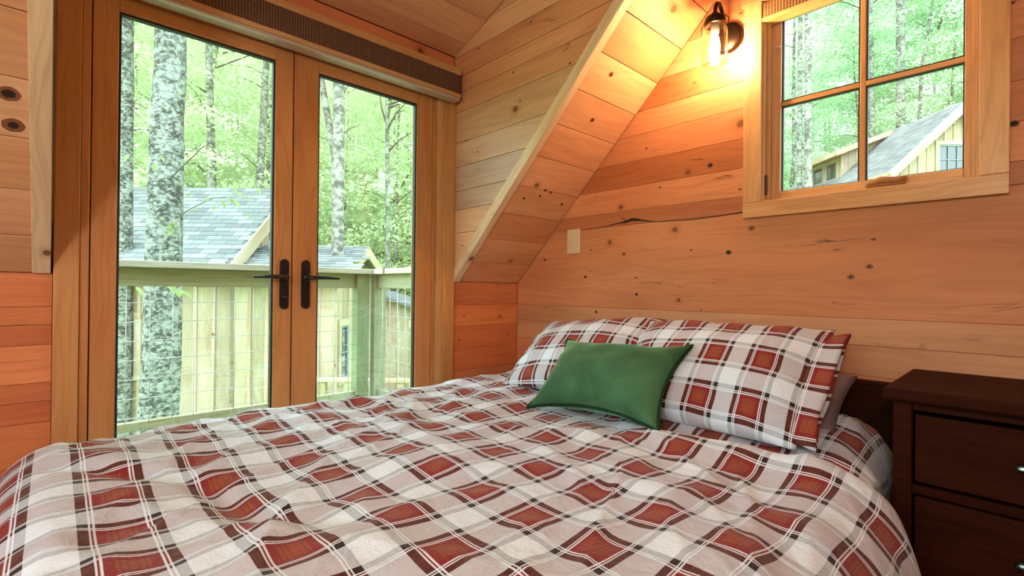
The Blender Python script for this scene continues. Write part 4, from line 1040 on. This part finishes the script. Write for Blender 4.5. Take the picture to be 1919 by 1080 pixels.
# shed dormer
d0, d1, fr_, zf_ = 15.4, 17.6, 10.17, 5.53
Cc.quad('dormer_roof', [(fr_, d1, zf_), (fr_, d0, zf_), (ar-.05, d0, az+.02), (ar-.05, d1, az+.02)][::-1], M['shingle'], .05)
Cc.beam('dormer_fascia', (fr_-.02, d0-.015, zf_-.10), (ar-.1, d0-.015, az-.09), .03, .15, M['fascia'], SIDL)
Cc.box('dormer_fascia', (fr_-.03, d0, zf_-.17), (fr_, d1, zf_-.02), M['fascia'], .004, SIDL)
Cc.quad('dormer_soffit', [(fr_, d0, zf_-.15), (10.52, d0, zf_-.04), (10.52, d1, zf_-.04), (fr_, d1, zf_-.15)], M['fascia'], .02, (.50, .30, .15))
# near cheek: boards clipped to the triangle between the roof slope and the shed roof
Cc.siding_front(10.52, 11.9, d0+.25, 4.6, lambda r: zf_-.10+(r-fr_)*.37, step=.24)
Cc.siding_side(10.52, d0+.25, d1-.2, 4.5, lambda d: zf_-.05, out=-1, step=.24, holes=((15.85, 16.45, 4.75, 5.36), (16.55, 17.15, 4.75, 5.36)))
Cc.window((15.88, 4.75), (16.42, 5.32), ('r-', 10.52), 1, 1); Cc.window((16.58, 4.75), (17.12, 5.32), ('r-', 10.52), 1, 1)

# ---- trees
def trunk_mesh(path, r0, r1, mat, n=12, flare=1.35):
    L = len(path); rad = [r0+(r1-r0)*(i/(L-1)) for i in range(L)]; rad[0] *= flare
    V, F_ = tube_v(path, rad, n); me = bpy.data.meshes.new('trunk'); me.from_pydata([tuple(v) for v in V], [], F_); me.materials.append(mat); me.shade_smooth(); return me
def leaves_mesh(centres, per, spread, size, mat, seed, flat=.22):
    rs = np.random.RandomState(seed); C_ = np.repeat(np.asarray(centres, float), per, 0); n = len(C_)
    ofs = rs.normal(0, 1, (n, 3))*np.array([spread, spread, spread*flat]); c = C_+ofs
    c[:, 2] -= .25*np.hypot(ofs[:, 0], ofs[:, 1])**1.2
    yaw_ = rs.uniform(0, 2*math.pi, n); s_ = size*rs.uniform(.6, 1.35, n)
    a = np.stack([np.cos(yaw_), np.sin(yaw_), rs.normal(-.15, .45, n)], -1); a /= np.linalg.norm(a, axis=1)[:, None]
    b2 = np.cross(np.stack([rs.normal(0, .55, n), rs.normal(0, .55, n), np.ones(n)], -1), a); b2 /= np.linalg.norm(b2, axis=1)[:, None]
    s3 = s_[:, None]
    P = np.stack([c-a*s3*.5, c-b2*s3*.30-a*s3*.03, c+a*s3*.55, c+b2*s3*.30-a*s3*.03], 1)
    me = bpy.data.meshes.new('foliage'); me.from_pydata(P.reshape(-1, 3).tolist(), [], np.arange(4*n).reshape(n, 4).tolist()); me.materials.append(mat); return me
def branch_mesh(lst, mat):
    V = []; F_ = []
    for p, q_, r_ in lst:
        p, q_ = Vector(p), Vector(q_); mid = (p+q_)/2+Vector((0, 0, .08*(q_-p).length))
        v, fc = tube_v([p, mid, q_], [r_, r_*.7, r_*.3], 5); k0 = len(V); V += v; F_ += [tuple(k0+i for i in f_) for f_ in fc]
    me = bpy.data.meshes.new('branches'); me.from_pydata([tuple(v) for v in V], [], F_); me.materials.append(mat); me.shade_smooth(); return me
def tree_kit(seed, H, h0, crown, nspray, per, size, mat, r0, spread=.42):
    rg = random.Random(seed); path = []; x = y = 0.0
    for i in range(9): path.append((x, y, H*i/8*.96)); x += rg.uniform(-.14, .14)*H/14; y += rg.uniform(-.14, .14)*H/14
    cs = []; br = []
    for i in range(nspray):
        h = h0+(H-h0)*rg.random()**.9; t = (h-h0)/(H-h0)
        R_ = crown*(.55+.45*math.sin(math.pi*min(1, .25+t*.8)))*math.sqrt(rg.uniform(.06, 1)); a = rg.uniform(0, 2*math.pi)
        c_ = (R_*math.cos(a), R_*math.sin(a), h); cs.append(c_)
        if i % 5 == 0:
            z_ = max(.3, h-.35*R_); k_ = min(7, int(z_/(H*.96)*8)); br.append(((path[k_][0], path[k_][1], z_), c_, .012+.018*rg.random()))
    return trunk_mesh(path, r0, .02, M['bark2']), leaves_mesh(cs, per, spread, size, mat, seed), branch_mesh(br, M['twig'])
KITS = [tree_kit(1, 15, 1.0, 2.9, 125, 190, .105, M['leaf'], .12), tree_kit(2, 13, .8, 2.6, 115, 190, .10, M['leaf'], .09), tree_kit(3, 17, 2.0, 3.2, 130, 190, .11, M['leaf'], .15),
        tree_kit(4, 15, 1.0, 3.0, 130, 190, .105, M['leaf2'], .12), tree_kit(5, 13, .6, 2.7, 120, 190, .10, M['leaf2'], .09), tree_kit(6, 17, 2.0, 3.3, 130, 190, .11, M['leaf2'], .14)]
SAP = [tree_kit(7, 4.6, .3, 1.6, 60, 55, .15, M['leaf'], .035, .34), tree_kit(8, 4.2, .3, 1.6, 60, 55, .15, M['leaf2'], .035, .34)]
def tree(kit, r, d, label, group, name='forest_tree', sc=1.0):
    o = empty(name, vw(r, d, gz(r, d)-.15), rnd.uniform(0, 6.28)); o.scale = (sc, sc, sc*rnd.uniform(.92, 1.12)); tag(o, label, 'tree', group)
    for nm, me in zip(('trunk', 'foliage', 'branches'), kit):
        c_ = bpy.data.objects.new(nm, me); link(c_, o)
        if nm == 'foliage': c_['kind'] = 'stuff'
    return o
placed = []
def try_place(r, d, md):
    if any((r-a)**2+(d-b2)**2 < md*md for a, b2 in placed): return False
    if -9.6 < r < -.2 and d < 11.6: return False
    if 8.0 < r < 16 and 11.0 < d < 20.5: return False
    if d < 22.5 and .33 < r/d < 1.1: return False
    if d < 14.5 and -.80 < r/d < -.15: return False
    placed.append((r, d)); return True
n_ = 0
for it in range(2600):
    d = rnd.uniform(10.5, 46); s_ = rnd.random()
    if s_ < .56: q_ = rnd.uniform(-1.15, .05); kit = KITS[rnd.randrange(3)]; left = True
    else: q_ = rnd.uniform(.38, 1.2); kit = KITS[3+rnd.randrange(3)]; left = False
    r = q_*d
    if not try_place(r, d, 1.9+.035*d): continue
    tree(kit, r, d, 'light green leafy tree in the forest seen through the doors' if left else 'green leafy tree in the forest seen through the window', 'forest trees beyond the doors' if left else 'forest trees beyond the window', sc=rnd.uniform(.85, 1.2)); n_ += 1
    if n_ > 120: break
m_ = 0
for it in range(900):
    d = rnd.uniform(10.5, 30); left = rnd.random() < .55; r = (rnd.uniform(-1.1, .05) if left else rnd.uniform(.40, 1.1))*d
    if not try_place(r, d, 1.15): continue
    tree(SAP[0 if left else 1], r, d, 'bushy sapling in the undergrowth seen through the doors' if left else 'bushy sapling in the undergrowth seen through the window', 'saplings beyond the doors' if left else 'saplings beyond the window', 'sapling', rnd.uniform(.8, 1.3)); m_ += 1
    if m_ > 60: break

def big_tree(label, pts, r0, r1, mat, top_leaves=True, leafmat='leaf', extra=None, n=16, seed=1, low=None):
    """a trunk through given village points (r, d, z); foliage only in the crown"""
    b0 = pts[0]; base = vw(b0[0], b0[1], gz(b0[0], b0[1])-.1); o = empty('tree', base); tag(o, label, 'tree')
    P = [vw(*p)-base for p in pts]; P[0].z = 0
    path = []
    for i in range(len(P)-1):
        for k_ in range(4): path.append(P[i].lerp(P[i+1], k_/4)+Vector((rnd.uniform(-.012, .012), rnd.uniform(-.012, .012), 0))*(0 if k_ == 0 else 1))
    path.append(P[-1]); me = trunk_mesh(path, r0, r1, mat, n); link(bpy.data.objects.new('trunk', me), o)
    top = P[-1]; rg = random.Random(seed); cs = []; br = []
    for i in range(46):
        a = rg.uniform(0, 6.28); R_ = 2.4*math.sqrt(rg.random()); h = top.z-rg.uniform(0, 4.5)*.8; c_ = (top.x+R_*math.cos(a), top.y+R_*math.sin(a), h+.6); cs.append(c_)
        if i % 4 == 0: br.append(((top.x, top.y, h-.4), c_, .03))
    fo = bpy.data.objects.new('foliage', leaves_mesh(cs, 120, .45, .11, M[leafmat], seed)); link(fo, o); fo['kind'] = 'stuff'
    link(bpy.data.objects.new('branches', branch_mesh(br, M['twig'])), o)
    if extra: extra(o, base)
    return o
def sprig(o, base, pts, leaves, rad=.007, size=.085):
    """a low twig with a few large leaves, village coordinates"""
    P = [vw(*p)-base for p in pts]; tube('twig', P, [rad*(1-.8*i/(len(P)-1)) for i in range(len(P))], M['twig'], o, 6)
    for (r_, d_, z_) in leaves:
        c_ = vw(r_, d_, z_)-base; yw_ = rnd.uniform(0, 6.28); s_ = size*rnd.uniform(.7, 1.2)
        V = [(-.5*s_, 0, 0), (-.1*s_, -.32*s_, .05*s_), (.30*s_, -.2*s_, .0), (.6*s_, 0, -.10*s_), (.30*s_, .2*s_, 0), (-.1*s_, .32*s_, .05*s_), (0, 0, -.04*s_)]
        mesh('leaf', V, [(0, 1, 6), (1, 2, 6), (2, 3, 6), (3, 4, 6), (4, 5, 6), (5, 0, 6)], M['leaf3'], o, M=Matrix.Translation(c_) @ Matrix.Rotation(yw_, 4, 'Z') @ Matrix.Rotation(rnd.uniform(.3, 1.1), 4, 'Y'))
def big_extra(o, base):
    sprig(o, base, [(-3.62, 5.15, 1.72), (-3.40, 5.15, 1.86), (-3.16, 5.15, 1.98), (-2.85, 5.15, 2.00), (-2.60, 5.15, 1.95)], [(-3.62+.02*i+rnd.uniform(-.1, .1), 5.05+rnd.uniform(-.06, .06), 1.70+rnd.uniform(-.16, .16)) for i in range(10)]+[(-3.4+.09*i, 5.1+rnd.uniform(-.06, .06), 1.9+rnd.uniform(-.2, .12)) for i in range(9)]+[(-2.9+rnd.uniform(-.2, .2), 5.1, 2.05+rnd.uniform(-.1, .12)) for i in range(6)])
    sprig(o, base, [(-3.6, 5.1, 2.15), (-3.2, 5.05, 2.5), (-2.95, 5.0, 2.35), (-2.75, 5.0, 2.10)], [(-3.9+.12*i, 5.0+rnd.uniform(-.08, .08), 2.2+rnd.uniform(-.2, .2)) for i in range(12)])
    sprig(o, base, [(-3.6, 5.1, .95), (-3.45, 4.95, 1.03), (-3.32, 4.9, 1.00)], [(-3.42, 4.92, 1.02), (-3.33, 4.9, .98), (-3.26, 4.9, .97), (-3.8, 4.98, 1.0)], .005, .11)
big_tree('thick lichen spotted trunk close behind the balcony railing', [(-3.80, 5.2, -3), (-3.745, 5.2, -.4), (-3.70, 5.2, 1.9), (-3.665, 5.2, 3.8), (-3.6, 5.2, 9.5)], .205, .12, M['bark'], extra=big_extra, seed=31)
big_tree('slimmer spotted trunk at the left edge of the door glass', [(-5.56, 7.0, -3), (-5.575, 7.0, 1.0), (-5.585, 7.0, 4.9), (-5.6, 7.0, 10)], .125, .085, M['bark'], seed=32)
big_tree('pale thin trunk right of the thick spotted trunk', [(-7.40, 12, -2), (-7.41, 12, 3.6), (-7.52, 12, 7.1), (-7.55, 12, 12)], .11, .06, M['bark2'], seed=33)
big_tree('pale slightly leaning trunk beside the left door stile', [(-6.8, 13, -2), (-6.74, 13, 3.8), (-6.59, 13, 7.2), (-6.45, 13, 12)], .12, .06, M['bark2'], seed=34)
def fork(o, base): 
    P = [vw(*p)-base for p in ((-2.675, 7.5, 2.75), (-2.80, 7.5, 3.35), (-2.99, 7.5, 4.4), (-3.2, 7.5, 6.5))]; tube('limb', P, [.06, .05, .045, .03], M['bark2'], o, 10)
    for pp in (((-2.69, 7.5, 3.35), (-2.5, 7.5, 3.5), (-2.35, 7.5, 3.55)), ((-2.68, 7.5, 3.9), (-2.55, 7.5, 4.15), (-2.5, 7.5, 4.4))): tube('twig', [vw(*p)-base for p in pp], [.012, .008, .004], M['twig'], o, 6)
big_tree('forked pale trunk seen through the right door', [(-2.65, 7.5, -3), (-2.66, 7.5, -.6), (-2.68, 7.5, 2.0), (-2.69, 7.5, 4.2), (-2.72, 7.5, 9.5)], .11, .075, M['bark2'], extra=fork, seed=35)
def forks(o, base):
    for pp in (((-2.85, 11, 4.7), (-2.98, 11, 5.1), (-3.05, 11, 5.6)), ((-2.85, 11, 4.6), (-2.65, 11, 5.0), (-2.4, 11, 5.25)), ((-2.84, 11, 4.1), (-2.55, 11, 4.4), (-2.3, 11, 4.55)), ((-2.85, 11, 4.75), (-2.78, 11, 5.2), (-2.72, 11, 5.6))): tube('limb', [vw(*p)-base for p in pp], [.026, .018, .008], M['twig'], o, 6)
big_tree('thin forked tree near the right edge of the right door glass', [(-2.78, 11, -2.8), (-2.80, 11, 1.5), (-2.85, 11, 4.7), (-2.88, 11, 9)], .06, .03, M['bark2'], extra=forks, seed=36)
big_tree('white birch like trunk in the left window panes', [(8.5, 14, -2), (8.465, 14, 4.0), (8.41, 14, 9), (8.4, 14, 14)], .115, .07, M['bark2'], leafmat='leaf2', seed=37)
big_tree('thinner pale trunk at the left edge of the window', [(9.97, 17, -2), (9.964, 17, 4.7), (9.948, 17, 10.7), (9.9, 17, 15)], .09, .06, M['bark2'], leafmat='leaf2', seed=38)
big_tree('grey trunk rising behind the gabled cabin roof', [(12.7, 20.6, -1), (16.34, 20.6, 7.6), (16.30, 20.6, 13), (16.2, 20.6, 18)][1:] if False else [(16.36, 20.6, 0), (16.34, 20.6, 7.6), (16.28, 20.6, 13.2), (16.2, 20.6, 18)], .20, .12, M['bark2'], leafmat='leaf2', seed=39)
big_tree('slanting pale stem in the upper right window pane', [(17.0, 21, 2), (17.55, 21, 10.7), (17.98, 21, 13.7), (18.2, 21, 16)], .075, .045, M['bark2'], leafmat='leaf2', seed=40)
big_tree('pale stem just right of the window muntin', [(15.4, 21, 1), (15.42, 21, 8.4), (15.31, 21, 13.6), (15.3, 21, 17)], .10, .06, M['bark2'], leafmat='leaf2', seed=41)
